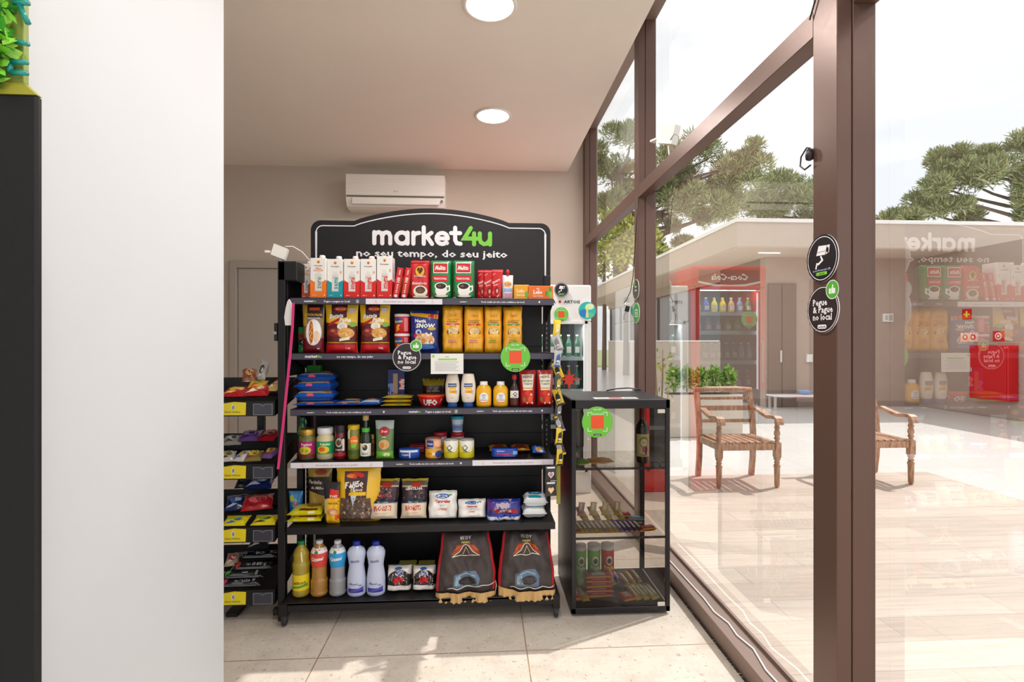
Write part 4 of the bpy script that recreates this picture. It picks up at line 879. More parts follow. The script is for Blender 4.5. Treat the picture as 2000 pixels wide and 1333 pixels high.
art = [('p', [(-1, .96), (1, .9), (1, .80), (-1, .88)], '#e8a61c'), ('p', [(.3, .93), (1, .90), (1, .80), (.3, .83)], '#c8202a'), ('t', 'Nestlé', -.25, .755, .075, WT, .68, -.05, 0, .05), ('t', 'SNOW', .1, .64, .105, WT, .68, -.03, .1, .06), ('e', .55, .57, .3, .04, '#c9a23a'), ('e', -.4, .48, .22, .07, '#cfd6ee'), ('e', -.4, .48, .12, .04, '#2c4a9a'),
       ('e', -.6, .40, .16, .05, '#cf2230'), ('e', .05, .30, .72, .16, '#e8d2b0'), ('e', .1, .34, .55, .12, '#eec083')]
rn = random.Random(5)
for k in range(22): art.append(('e', rn.uniform(-.45, .6), .34+rn.uniform(-.12, .12), .10, .028, rn.choice(['#f3dcc0', '#e8a45e', '#fdf2e2', '#d98a4a']), rn.uniform(0, 3)))
art += [('p', [(-.85, .1), (.85, .1), (.6, .2), (-.6, .2)], '#2f66c0'), ('e', .0, .13, .7, .05, '#5b8fd8')]
snack(799, 857, 607, Yf, Z2, '#182a7a', art, .06, 'pillow', 43, 'dark blue cereal bag lettered Nestlé SNOW on the second shelf', wr=.8)
def rice_cake(x0, x1, yt, sd, tone, lb, yf=Yf, band='#5f8f2a'):
    art = [('t', 'Camil', .05, .80, .05, '#c86a12', .8, 0, .2), ('r', -.55, .69, .65, .70, '#8a5a1a'), ('t', 'INTEGRAL', 0, .655, .036, '#4a2f12', .7), ('r', -.6, .585, .7, .62, band), ('t', 'sem glúten', .05, .602, .022, WT, .6),
           ('e', .08, .44, .62, .09, '#5a3a1c'), ('e', .08, .455, .55, .075, '#f0dcb2'), ('e', .08, .47, .42, .05, '#e3c48a'), ('e', .12, .37, .6, .045, '#f2b63a'), ('t', 'BISCOITO', 0, .22, .03, '#b0621a', .7), ('r', -.4, .255, .3, .275, '#c86aa0' if band != '#5f8f2a' else '#6fae3a')]
    snack(x0, x1, yt, yf, Z2, '#eba91f', art, .07, 'block', sd, lb, wr=2.2)
rice_cake(863, 904, 597, 51, 0, 'yellow rice biscuit bag with open crumpled top, the leftmost of four', yf=Yf+.012, band='#c8361f')
rice_cake(906, 945, 599, 52, 0, 'yellow rice biscuit bag with red band, second of four from the left', band='#c8361f')
rice_cake(945.5, 981, 599, 53, 0, 'yellow rice biscuit bag with green band, third of four from the left')
rice_cake(983, 1021, 599, 54, 0, 'yellow rice biscuit bag with green band at the right end, above the green sign')
# green packs hanging at the left end
x = XatY(579, 2.80)
for k, (z0, h_) in enumerate(((Z2+.001, .10),)):
    box_mb(.075, .135, .05, '#2c8f36', [('r', -1, .55, 1, .75, '#a01f1c'), ('r', -1, .3, 1, .52, '#18241a'), ('t', 'CHÁ', 0, .41, .14, WT, .6), ('t', '100%', 0, .14, .1, WT, .7)]).build('tea_box', None, (-.930, 2.775, Z2+E), label='green and black box standing behind the hot dog bag on the second shelf', cat='box')
box_mb(.075, .21, .05, '#2f9a38', [('t', 'Erva Mate', 0, .55, .07, WT, .7), ('t', 'natural', 0, .42, .05, WT, .5), ('r', -.8, .8, .8, .82, '#6cc25a')]).build('tea_box', None, (-.929, 2.895, Z3+E), label='bright green box standing behind the blue bags on the third shelf', cat='box')
# ================================================================ THIRD SHELF
Yf = 2.68
def lying(w_, l_, d_, base, art, seed, name, lb, cat, x, y, z, rz=0, tilt=0, group=None, style='pillow', wr=1.0, rx=0):
    """a bag lying on its back with its head away from the room's front; z is where its underside rests"""
    mb = bag(name, w_, l_, d_, base, art, style, seed, wr)
    return mb.build(name, None, (x, y, z+d_/2+.002), (-PI/2+rx, 0, 0) if not rz else (Matrix.Rotation(rz, 3, 'Z') @ Matrix.Rotation(-PI/2+rx, 3, 'X')).to_euler(), label=lb, cat=cat, group=group)
BLU = '#1a56b8'
ba = [('p', [(-.9, .1), (.9, .1), (.8, .2), (-.8, .18)], '#c9a46a'), ('e', .1, .5, .6, .18, '#d8b87a'), ('r', -.8, .75, .8, .9, '#c8202a'), ('t', 'ADRIA', 0, .82, .08, WT, .8), ('e', .7, .2, .2, .1, '#c8843a'), ('e', -.2, .05, .2, .03, '#e85a7a')]
xc = XatY(612, 2.72)
lys = [(.215, .175, .028, 0, 'blue pasta bag, the lowest and flattest of the pile on the third shelf'), (.20, .17, .064, .05, 'blue pasta bag, second from the bottom of the pile on the third shelf'), (.195, .17, .062, -.05, 'blue pasta bag, third up the pile on the third shelf'), (.20, .165, .052, .10, 'blue pasta bag, topmost of the pile at the left of the third shelf')]
zz = Z3
for k, (w_, l_, d_, rz, lb) in enumerate(lys):
    lying(w_, l_, d_, BLU if k != 1 else '#1f62c4', ba, 60+k, 'pasta_bag', lb, 'bag', xc+rz*.1+(.0 if k else .010), Yf+.015+.008*k, zz, rz, wr=1.2, style='fat'); zz += d_*.82
lying(.14, .20, .032, BLU, ba, 66, 'pasta_bag', 'flat blue pasta bag right of the tall pile on the third shelf', 'bag', XatY(679, 2.70), 2.685, Z3, 0)
lying(.115, .20, .034, '#2366c4', [('p', [(-.9, .1), (.9, .1), (.8, .35), (-.8, .3)], '#d8dbe4'), ('e', 0, .6, .6, .2, '#c8843a')], 67, 'pasta_bag', 'flat blue and silver pasta bag beside the yellow noodle packs', 'bag', XatY(721, 2.70), 2.685, Z3, 0)
for k, lb in enumerate(('flat yellow noodle pack, the bottom one of three on the third shelf', 'flat yellow noodle pack, the middle one of three on the third shelf', 'flat yellow noodle pack, the top one of three on the third shelf')):
    lying(.155, .11, .018, '#d9b92a', [('e', .2, .04, .3, .04, '#4f9a3a'), ('r', -.9, 0, .9, .03, '#a8861a'), ('t', 'Nissin', 0, .5, .1, '#c8202a', .7)], 70+k, 'noodle_pack', lb, 'noodles', XatY(774, 2.71)+.004*k, 2.69, Z3+.0205*k, 0, wr=.5)
x, w_, h_ = fit(757, 790, 722, 2.80, Z3); box_mb(w_, h_, .04, '#16246a', [('r', -.35, .3, .2, .88, '#a98a6a'), ('r', .45, .42, .88, .74, '#c8282c'), ('t', 'Barilla', .66, .58, .15, WT, .28, PI/2), ('t', 'Fusilli', -.65, .45, .15, '#8fa4dc', .3, PI/2)]).build('pasta_box', None, (x, 2.80, Z3+E), label='dark blue pasta box with pasta window standing behind the yellow noodle packs', cat='box')
x, w_, h_ = fit(824, 868, 741, 2.86, Z3); place(bag('snack_bag', w_, h_, .05, '#3c1a14', [('r', -1, .72, 1, 1, '#b09a24'), ('t', 'Pão de Mel', 0, .5, .09, '#d8b0a0', .8)], 'pillow', 75), 'snack_bag', 'dark brown bag with olive top standing behind the red noodle bowl', 'bag', (x, 2.89, Z3+E))
x, w_, h_ = fit(811, 869, 774, Yf, Z3); R = w_/2
o = empty('noodle_bowl', 'red instant noodle bowl lettered UFO on the third shelf', 'noodles', (x, Yf+R, Z3+E))
MB().lathe([(R*.68, 0), (R*.72, .004), (R*.93, h_-.012), (R*.95, h_-.008)], '#d2222a', 32).decal([('t', 'UFO', 0, .5, .62, WT, .5, 0, 0, .07), ('p', [(.62, .3), (.8, .9), (.95, .85)], '#f2a08a'), ('p', [(-.9, .8), (-.7, .3), (-.8, .9)], '#f0a23a')], lambda u, v, oo: cyl(lambda vv: R*.72+(R*.21)*min(1, max(0, vv/(h_-.012))))(u, v, oo+.0005), w_, h_-.012, .01).build('bowl', o)
MB().lathe([(R*.96, h_-.008), (R, h_-.004), (R, h_), (.001, h_)], '#e8562a', 32, cap=False).build('lid', o)
def mayo(xa, xb, lb):
    x, w_, h_ = fit(xa, xb, 731, Yf, Z3); R = w_/2; f = .62; o = empty('mayonnaise_bottle', lb, 'bottle', (x, Yf+R*f, Z3+E), group='white mayonnaise squeeze bottles')
    prof = [(R*.72, h_*.135), (R*.86, h_*.18), (R*.98, h_*.42), (R, h_*.60), (R*.97, h_*.72), (R*.80, h_*.92), (R*.72, h_*.985), (R*.5, h_), (.001, h_)]
    def Rv(v):
        for (r0, z0), (r1, z1) in zip(prof, prof[1:]):
            if z0 <= v <= z1: return r0+(r1-r0)*(v-z0)/(z1-z0+1e-9)
        return R
    def S(u, v, oo): a = max(-1.4, min(1.4, u/R)); r = Rv(v)+oo; return (r*math.sin(a), -r*f*math.cos(a), v)
    art = [('r', -.62, .60, .62, .71, '#24407a'), ('t', "HELLMANN'S", 0, .655, .045, WT, .56), ('r', -.42, .42, .5, .585, '#f1b52a'), ('t', 'Maionese', 0, .53, .04, WT, .4), ('r', -.05, .44, .3, .47, '#d85a2a'), ('e', .55, .45, .15, .045, '#24407a'), ('e', .55, .45, .09, .027, WT), ('t', '500g', .0, .28, .03, '#a9a4a0', .3)]
    MB().lathe(prof, mat('#efe2d2', .3, coat=.4), 28, sy=f).decal(art, S, w_, h_, .01, smooth=True).build('body', o)
    MB().lathe([(R*.66, 0), (R*.68, .003), (R*.62, h_*.13)], mat('#1f4f9a', .35), 28, sy=f).build('cap', o)
mayo(869, 897.5, 'white mayonnaise squeeze bottle with blue cap down, the left one, beside the red bowl'); mayo(900, 929, 'white mayonnaise squeeze bottle with blue cap down, the right one, beside the mustard')
def mustard(xa, xb, lb):
    x, w_, h_ = fit(xa, xb, 746.5, Yf, Z3); R = w_/2; f = .7; o = empty('mustard_bottle', lb, 'bottle', (x, Yf+R*f, Z3+E), group='yellow mustard squeeze bottles')
    Hb = h_*.86
    prof = [(R*.85, 0), (R*.98, h_*.03), (R, h_*.1), (R, h_*.66), (R*.86, h_*.78), (R*.55, h_*.86)]
    def S(u, v, oo): a = u/R; r = R+oo; return (r*math.sin(a), -r*f*math.cos(a), v)
    art = [('e', 0, .36, .62, .21, WT), ('t', 'HEINZ', 0, .47, .045, '#8a2a1a', .32), ('e', 0, .38, .22, .07, '#b9cdea'), ('t', 'MOSTARDA', 0, .27, .05, '#d8441c', .45), ('r', -.5, .15, .5, .19, '#e8821c')]
    MB().lathe(prof, mat('#f0b414', .3, coat=.4), 28, sy=f).decal(art, S, w_, h_, .01, smooth=True).build('body', o)
    MB().lathe([(R*.52, h_*.862), (R*.5, h_*.99), (R*.46, h_)], '#f2efe9', 24, sy=f*1.2).build('cap', o)
mustard(930, 960, 'yellow mustard squeeze bottle with white cap, the left one, beside the mayonnaise'); mustard(963.5, 993, 'yellow mustard squeeze bottle with white cap, the right one, beside the dark sauce bottle')
def lathe_bottle(name, lb, cat, xa, xb, yt, yf, zs, prof, body, art, capprof, capc, artR, capm=None, neckband=None, sy=1, liquid=None):
    x, w_, h_ = fit(xa, xb, yt, yf, zs); R = w_/2; o = empty(name, lb, cat, (x, yf+R*sy, zs+E))
    P = [(r*R, z*h_) for r, z in prof]
    def Rv(v):
        for (r0, z0), (r1, z1) in zip(P, P[1:]):
            if z0 <= v <= z1: return r0+(r1-r0)*(v-z0)/(z1-z0+1e-9)
        return P[-1][0]
    def S(u, v, oo): r = Rv(v)+oo; a = u/R; return (r*math.sin(a), -r*sy*math.cos(a), v)
    MB().lathe(P, body, 28, sy=sy).decal(art, S, w_, h_, .01, smooth=True, eps=.0005).build('body', o)
    if capprof: MB().lathe([(r*R, z*h_) for r, z in capprof], capc, 24, sy=sy).build('cap', o)
    return o
lathe_bottle('sauce_bottle', 'dark sauce bottle with red cap and white label between mustard and ketchup', 'bottle', 996, 1014, 733, Yf, Z3, [(.95, 0), (1, .03), (1, .55), (.8, .66), (.42, .75), (.4, .84)], mat('#2c1712', .2, coat=.5),
             [('r', -1.1, .27, 1.1, .5, WT), ('t', 'Q', .1, .4, .13, '#1a1a1a', .5), ('t', 'Quero', 0, .30, .04, '#2f7a3a', .7), ('r', -1.1, .05, 1.1, .24, '#5a2016')], [(.5, .845), (.52, .86), (.5, .98), (.4, 1)], '#c8222a', .5)
def ketchup(xa, xb, sd, lb):
    art = [('p', [(-.75, .88), (.75, .88), (.6, .45), (-.6, .45)], '#efe6cf'), ('t', 'HEINZ', 0, .82, .07, '#2a2a2a', .6, .08), ('t', 'KETCHUP', 0, .70, .05, '#2a2a2a', .6), ('t', 'TOMATE', 0, .62, .045, '#3a5a9a', .6), ('r', -.62, .49, .62, .52, '#e0a83a'),
           ('e', .05, .27, .6, .17, '#e0381f'), ('e', -.3, .22, .35, .12, '#c81f17'), ('e', .3, .18, .32, .1, '#e85a3a'), ('e', -.55, .2, .16, .05, '#3f8a2f'), ('e', .4, .33, .14, .03, '#f4c0a0'), ('e', .55, .1, .12, .03, '#f4d0b8'), ('e', -.1, .1, .1, .03, '#f4d0b8')]
    snack(xa, xb, 724, Yf+.0, Z3, '#b3121a', art, .06, 'pouch', sd, lb, 'pouch', 'ketchup_pouch', neck=-.0)
ketchup(1014.5, 1048, 81, 'red ketchup stand-up pouch, the left one, beside the dark sauce bottle'); ketchup(1049, 1082, 82, 'red ketchup stand-up pouch, the right one, at the end of the third shelf')
# ================================================================ FOURTH SHELF
Yf = 2.685
def glass(c, r=.12): return mat(c, r, coat=.6)
JAR = [(.9, 0), (1, .03), (1, .62), (.95, .70), (.82, .76), (.8, .80)]; LID = [(.86, .80), (.9, .81), (.9, .98), (.84, 1)]
oj = lathe_bottle('soda_bottle', 'green topped bottle standing behind the olive jar on the fourth shelf', 'bottle', 578, 598, 817, 2.80, Z4, [(.9, 0), (1, .03), (1, .5), (.95, .6), (.5, .85), (.4, .9)], glass('#2f6a44'), [('r', -1.1, .55, 1.1, .75, '#2fa05a'), ('r', -1.1, .2, 1.1, .45, '#1d5a34')], [(.5, .9), (.5, .98), (.45, 1)], '#1f7a3c', .5)
lathe_bottle('olive_jar', 'squat jar with gold lid and pink label at the left end of the fourth shelf', 'jar', 578, 612, 841, Yf, Z4, JAR, glass('#6a6a2c'), [('r', -1.3, .2, 1.3, .62, '#a81f6a'), ('t', 'Pepinos', .2, .52, .09, WT, .6), ('e', 0, .32, .7, .13, '#e0c02a'), ('e', -.3, .32, .2, .07, '#8fa83a'), ('e', .2, .30, .2, .06, '#8fa83a'), ('r', -1.3, .08, 1.3, .17, '#7a1a3a')], LID, mat('#c9a04a', .3, .7), .5)
lathe_bottle('pickle_jar', 'squat jar with white lid and green label beside the gold lidded jar', 'jar', 613, 648, 838, Yf, Z4, JAR, glass('#d3c79a'), [('r', -1.3, .18, 1.3, .58, '#1f9a5a'), ('t', 'Palmito', .25, .5, .08, WT, .6), ('e', 0, .32, .7, .12, '#e6c22a'), ('e', -.1, .34, .35, .07, '#d86a1f')], LID, '#e4e2e6', .5)
lathe_bottle('spice_jar', 'slim dark jar with black lid and round portrait label on the fourth shelf', 'jar', 650, 673, 832, Yf, Z4, [(.85, 0), (1, .03), (1, .55), (.9, .62), (.9, .78)], glass('#6a1420'), [('r', -1.3, .25, 1.3, .64, '#2a1a1c'), ('e', 0, .50, .6, .13, '#c9b49a'), ('e', 0, .50, .4, .09, '#5a3a34'), ('r', -1.3, .10, 1.3, .2, '#a81c2a'), ('r', .6, .25, 1.0, .6, '#dcd6d0'), ('t', 'TOMATE', 0, .29, .04, WT, .6)], [(.95, .78), (.98, .8), (.98, .98), (.9, 1)], '#241c20', .5)
lathe_bottle('olive_jar', 'tall jar of green olives with yellow lid and orange label', 'jar', 676, 700, 832, Yf, Z4, [(.9, 0), (1, .03), (1, .8), (.9, .87)], glass('#7a7a2a'), [('r', -1.3, .15, 1.3, .28, '#3f5a1c'), ('e', .3, .55, .7, .15, '#ee7a1f'), ('t', 'Só Fruta', .3, .55, .06, WT, .5), ('e', .2, .40, .45, .06, '#6fc23a'), ('r', -.9, .6, -.4, .95, '#e9e2c8')], [(.95, .87), (.97, .88), (.97, .98), (.9, 1)], '#d9b21f', .5)
lathe_bottle('olive_oil_bottle', 'dark olive oil bottle with tan stopper and green neck label', 'bottle', 701, 723, 813, Yf, Z4, [(.92, 0), (1, .02), (1, .48), (.85, .58), (.42, .70), (.38, .88)], glass('#16261a'), [('r', -1.3, .07, 1.3, .36, '#ece8dc'), ('t', 'GALLO', 0, .13, .05, '#2a3a2a', .6), ('e', 0, .27, .7, .10, '#f4f2ea'), ('e', .05, .27, .45, .07, '#3a3a2a'), ('e', -.1, .3, .2, .03, '#c8a86a')], [(.5, .88), (.55, .89), (.55, .98), (.5, 1)], '#c8a86a', .5)
MB().lathe([(.0205, 0), (.0205, .022)], '#4fb53a', 20).build('neck_label', [o for o in scn.collection.objects if o.get('label', '').startswith('dark olive oil')][0], (0, 0, .138))
lathe_bottle('flavoring_bottle', 'tiny amber bottle behind the dark olive oil bottle', 'bottle', 723, 731, 850, 2.76, Z4, [(.9, 0), (1, .03), (1, .7), (.6, .8)], glass('#8a5a1a'), [('r', -1, .2, 1, .6, '#3a2a1a')], [(.7, .8), (.7, .98), (.6, 1)], '#e0b42a', .5)
art = [('r', -1, .78, 1, 1, '#a9b8b4'), ('e', .0, .72, .6, .12, '#b01f2c'), ('t', 'Dori', 0, .72, .06, WT, .6), ('t', 'mix', 0, .58, .05, '#e9e4d4', .5), ('e', 0, .38, .6, .13, '#d8a86a'), ('e', -.2, .36, .25, .08, '#c8803a'), ('r', -1, 0, 1, .2, '#6fb53a'), ('e', .3, .12, .4, .05, '#d8e0a0')]
snack(731, 769, 823, Yf, Z4, '#5f7f4a', art, .05, 'pouch', 91, 'pale green stand-up pouch with red oval beside the olive oil', 'pouch')
def oval_tin(w_, h_, d_, lb, x, y, z):
    mb = MB(); mb.lathe([(w_/2*.94, 0), (w_/2, .003), (w_/2, h_-.003), (w_/2*.94, h_)], '#1f4fae', 32, sy=d_/w_)
    mb.decal([('r', -1.0, .68, 1.0, .9, '#e4e6ee'), ('t', 'Coqueiro', -.3, .45, .26, WT, .4), ('r', .05, .1, .16, .9, '#dfe4f0')], lambda u, v, oo: ((w_/2+oo)*math.sin(u/(w_/2)), -(d_/2+oo)*math.cos(u/(w_/2)), v), w_, h_, .008)
    o = mb.build('fish_tin', None, (x, y, z+E), label=lb, cat='tin'); return o
x, w_, h_ = fit(777, 819, 879, Yf, Z4); oval_tin(w_, h_, .06, 'flat oval blue fish tin lying in front on the fourth shelf', x, Yf+.03, Z4)
x, w_, h_ = fit(800, 829, 870, 2.83, Z4); box_mb(w_, h_, .06, '#8f1f2c', [('r', -.8, .5, .8, .7, '#c87a6a')]).build('small_box', None, (x, 2.83, Z4+E), label='small dark red box behind the blue fish tin', cat='box')
def can(xa, xb, y0, y1, yf, zbase, body, art, lb, topc='#b9b4ac', name='food_can', lid=None, taper=1.0, zs=None):
    x, w_, htot = fit(xa, xb, y1, yf, Z4); h_ = htot-(zbase-Z4) - .001; R = w_/2; o = empty(name, lb, 'tub' if lid else 'can', (x, yf+R, zbase+E))
    prof = [(R*taper*.97, 0), (R*taper, .003), (R, h_-.004 if not lid else h_*.84), (R*.97, h_-.001 if not lid else h_*.85)]
    Rv = lambda v: R*(taper+(1-taper)*min(1, v/h_))
    MB().lathe(prof, body, 30).decal(art, lambda u, v, oo: ((Rv(v)+oo)*math.sin(u/R), -(Rv(v)+oo)*math.cos(u/R), v), w_, h_, .01, smooth=True).build('body', o)
    if lid: MB().lathe([(R*1.03, h_*.80), (R*1.07, h_*.82), (R*1.07, h_*.97), (R, h_), (.001, h_)], lid, 30, cap=False).build('lid', o)
    else: MB().lathe([(R*.98, h_-.003), (R*1.01, h_-.002), (R*1.01, h_+.001), (R*.93, h_+.001), (R*.92, h_-.003), (.001, h_-.003)], mat(topc, .3, .8), 30, cap=False).build('rim', o)
    return zbase+h_
hl = fit(829, 861, 876, Yf, Z4)[2]
z1 = can(829, 861, 893, 876.5, Yf, Z4, '#e9a03a', [('r', -1.5, .1, .2, .9, '#f0b02a'), ('t', 'Atum', -.4, .5, .2, '#c8501f', .3), ('e', .8, .4, .5, .35, '#24468f'), ('r', -.1, .3, .3, .6, '#f6e4cc')], 'flat yellow and blue tuna can, the lower of two stacked on the fourth shelf')
can(829, 861, 876, 859, Yf, z1+.0015, '#e8a084', [('r', -.8, .1, .1, .9, '#24468f'), ('t', 'Atum', -.35, .5, .25, WT, .35), ('e', .7, .5, .5, .35, '#f0c090')], 'flat orange and blue tuna can, the upper of two stacked on the fourth shelf')
Qa = [('r', -1.5, 0, 1.5, .34, '#d9c81f'), ('p', [(-1.4, .3), (-.2, .34), (-1.0, .9), (-1.5, .95)], '#e6d84a'), ('t', 'Q', -.2, .60, .36, '#1f2a1a', .4, 0, .1, .0), ('t', 'Quero', -.1, .36, .10, '#3f8a3a', .4), ('p', [(.5, .2), (1.4, .3), (1.4, .75), (.9, .5)], '#e2d23a')]
can(866, 895, 893, 861, Yf, Z4, '#f1eee2', Qa, 'white and yellow can lettered Q, the left one of the pair on the fourth shelf')
can(896, 926, 893, 861, Yf, Z4, '#f1eee2', Qa, 'white and yellow can lettered Q, the right one of the pair on the fourth shelf')
can(846, 872, 893, 846, 2.80, Z4, '#d9c8c8', [('r', -1.2, .2, 1.2, .5, '#c88a8a')], 'white tub with dark red lid behind the stacked tuna cans', name='spread_tub', lid='#a8202f', taper=.8)
zb = can(881, 906, 893, 846, 2.80, Z4, '#e6cfd2', [('r', -1.2, .2, 1.2, .5, '#c87a80')], 'white tub with dark red lid behind the Q cans', name='spread_tub', lid='#a8202f', taper=.8)
can(881, 905, 846, 814, 2.80, zb+.002, '#dfe6ee', [('r', -1.2, .1, 1.2, .55, '#7a9ad8'), ('t', 'creme', 0, .35, .13, '#2f4a8f', .7), ('r', -1.2, 0, 1.2, .1, '#f2f2f2')], 'white and blue tub with turquoise lid standing on a red lidded tub', name='spread_tub', lid='#2a9fc4', taper=.82)
for k, (xa, rz, lb) in enumerate(((975, .04, 'flat yellow snack pack lying on the fourth shelf behind the blue biscuit pack, left one'), (1016, -.05, 'flat orange snack pack lying on the fourth shelf, right of the yellow one'))):
    lying(.107, .14, .034, '#d9a31f' if k == 0 else '#e0881f', [('e', 0, .5, .6, .25, '#7a3a1c'), ('r', -.7, .1, .7, .3, '#7a2a1a'), ('e', .2, .05, .3, .05, '#f0d06a')], 100+k, 'snack_pack', lb, 'snack', XatY(xa, 2.80), 2.775, Z4, rz, wr=1.4)
x, w_, h_ = fit(960, 1012, 877, Yf, Z4)
mb = bag('biscuit_pack', w_, h_, .05, '#1c46b0', [('t', 'Bauducco', -.3, .72, .16, WT, .4), ('t', 'Passatempo', .1, .42, .3, '#e23a4a', .75, .08, .1, .04), ('r', .6, .3, .95, .7, '#8fc0f0')], 'block', 104, .6, L=.012); mb.build('biscuit_pack', None, (x, Yf+.027, Z4+E), label='dark blue biscuit pack with red lettering in front of the yellow snack packs', cat='biscuits')
x = XatY(1054, 2.72); lying(.07, .13, .04, '#1f5ab8', [('e', 0, .2, .5, .2, '#e0a85a'), ('r', .1, 0, .6, .12, '#d8e0ee')], 105, 'snack_pack', 'blue snack pack with tan corner at the right end of the fourth shelf', 'snack', x-.004, 2.70, Z4, 0, wr=1.2)
# ================================================================ FIFTH SHELF
Yf = 2.63
art = [('r', -1, .55, .8, .82, '#2a1710'), ('p', [(-1, .55), (.8, .4), (.8, .6), (-1, .6)], '#2a1710'), ('e', .1, .92, .5, .06, '#a8421c'), ('t', 'Farinha', -.3, .72, .075, '#e6dcd2', .75, -.05, .25), ('t', 'de Milho', -.1, .60, .06, '#e6dcd2', .6, -.05, .25)]
snack(597, 646, 918, 2.77, Z5, '#b8963a', art, .07, 'pouch', 111, 'mustard coloured flour bag lettered Farinha standing at the rear of the fifth shelf')
snack(561, 590, 962, 2.80, Z5, '#2f86c4', [('e', 0, .5, .4, .2, '#8fc4e8'), ('e', -.5, .7, .3, .15, '#c8d83a'), ('t', 'Ki', 0, .5, .2, '#d8402a', .4)], .04, 'pouch', 112, 'sky blue pack at the rear left of the fifth shelf')
zz = Z5
for k, lb in enumerate(('flat yellow popcorn pack, the lower of two at the left of the fifth shelf', 'flat yellow popcorn pack, the upper of two at the left of the fifth shelf')):
    lying(.17, .16, .034, '#e3d31c', [('t', 'Yoki', -.5, .05, .04, WT, .3), ('r', -.4, .15, .7, .3, '#7a2a14'), ('e', .3, .6, .5, .2, '#8a6a2a'), ('r', .2, .02, .6, .09, '#f2ecc0')], 113+k, 'popcorn_pack', lb, 'snack', XatY(595, 2.66)+.002*k, Yf+.012, zz, .02*k, style='fat'); zz += .0335
art = [('p', [(-1, 1), (1, 1), (1, .5), (-1, .5)], '#2c2a2c'), ('p', [(-.1, .85), (.9, .8), (1, .60), (-.2, .62)], '#d8302a'), ('r', -.5, .0, 1, .62, '#f0b81c'), ('t', 'YOKI', .3, .67, .06, WT, .5), ('t', 'FAROFA', .28, .50, .055, '#3a2a1a', .6), ('e', .25, .30, .65, .09, '#c88a5a'), ('e', .4, .28, .4, .05, '#e6b888'), ('r', .6, .1, 1, .22, '#e2562a'), ('r', -1, .25, -.5, .6, '#d8c49a')]
snack(629, 663, 945, Yf+.015, Z5, '#3a3230', art, .05, 'pouch', 116, 'yellow and black farofa bag with red label between the popcorn packs and the bean bag', turn=-.1)
art = [('p', [(-.62, .92), (.45, .92), (.42, .40), (-.55, .40)], '#4a2f35'), ('e', -.12, .85, .42, .055, '#d8301f'), ('e', -.3, .84, .22, .03, '#ee8a2a'), ('t', 'Feijão', -.15, .70, .11, WT, .68, .12, .25, .05), ('t', 'Carioca', -.05, .60, .055, WT, .5, .05, .25), ('r', -.4, .50, .4, .56, '#f1c21f'),
       ('p', [(-.8, .45), (.62, .45), (.75, .03), (-.85, .03)], '#5f4f46'), ('p', [(-.3, .50), (-.02, .52), (-.18, .26)], '#c8d0dc')]
rn = random.Random(9)
for k in range(46): art.append(('e', rn.uniform(-.72, .62), rn.uniform(.05, .42), .07, .016, rn.choice(['#8a6a5a', '#b89a86', '#6a3a3a', '#a87a6a', '#4a3a38']), rn.uniform(0, 3)))
snack(652, 742, 916, Yf+.02, Z5, '#e8b71c', art, .09, 'pouch', 117, 'large yellow bag of beans lettered Feijão standing on the fifth shelf', wr=1.3, lean=.0)
def beans(xa, xb, yt, sd, word, lb, turn=0, tilt=0):
    art = [('r', -1, .82, 1, 1, '#6a5a4a'), ('r', -1, .94, 1, 1, '#c8b02a'), ('e', .15, .83, .4, .07, '#c8301f'), ('p', [(-1, .78), (1, .78), (1, .42), (-1, .42)], '#3c2a30')]
    rn = random.Random(sd)
    for k in range(36): art.append(('e', rn.uniform(-.85, .85), rn.uniform(.42, .76), .07, .02, rn.choice(['#8a4a52', '#6a4a4a', '#a8868a', '#2a1a20', '#7a5a50']), rn.uniform(0, 3)))
    art += [('t', word, 0, .56 if word != 'LENTILHA' else .74, .075, '#c8444a' if word != 'LENTILHA' else WT, .7), ('p', [(-1, .36), (1, .40), (1, .46), (0, .50), (-1, .44)], '#17203a'), ('t', 'Feijão Carioca', 0, .40, .035, '#c8d0e0', .7), ('r', -1, .0, 1, .37, '#e4d3ba'), ('t', 'BIORITI', 0, .25, .12, '#c8252f', .62, .02, .1, .05), ('l', [(-.5, .12), (.4, .13)], .012, '#c88a7a')]
    snack(xa, xb, yt, Yf+.01, Z5, '#d8c6b0', art, .08, 'pouch', sd, lb, turn=turn, tilt=tilt, wr=1.6, lean=-.32, extra=.0)
beans(717, 775, 946, 118, 'CARIOCA', 'cream bag of dark beans with red lettering right of the large yellow bean bag')
beans(779, 833, 946, 119, 'LENTILHA', 'cream bag lettered LENTILHA beside the white sugar bags')
def sugar(xa, xb, yt, sd, lb):
    art = [('e', 0, .80, .50, .09, '#2f5fa8'), ('e', .0, .79, .36, .05, '#e8eef4'), ('p', [(-.3, .76), (.3, .76), (.2, .82), (-.2, .82)], '#2f5fa8'), ('e', .55, .84, .12, .03, '#3f9a4a'), ('t', 'Caravelas', 0, .62, .11, '#c8252f', .86, 0, 0, .06), ('t', 'açúcar', 0, .48, .05, '#7fc0d0', .4), ('t', 'Cristal', 0, .34, .09, '#d8444a', .55, -.03, .2), ('l', [(-.6, .12), (0, .10), (.6, .14)], .012, '#b8b4b0')]
    snack(xa, xb, yt, Yf+.01, Z5, '#eeebe6', art, .08, 'block', sd, lb, wr=2.6, lean=-.25)
sugar(835, 892, 968, 121, 'taller white sugar bag with red Caravelas lettering on the fifth shelf')
sugar(894, 949, 984, 122, 'shorter white sugar bag with red Caravelas lettering, right of the taller one')
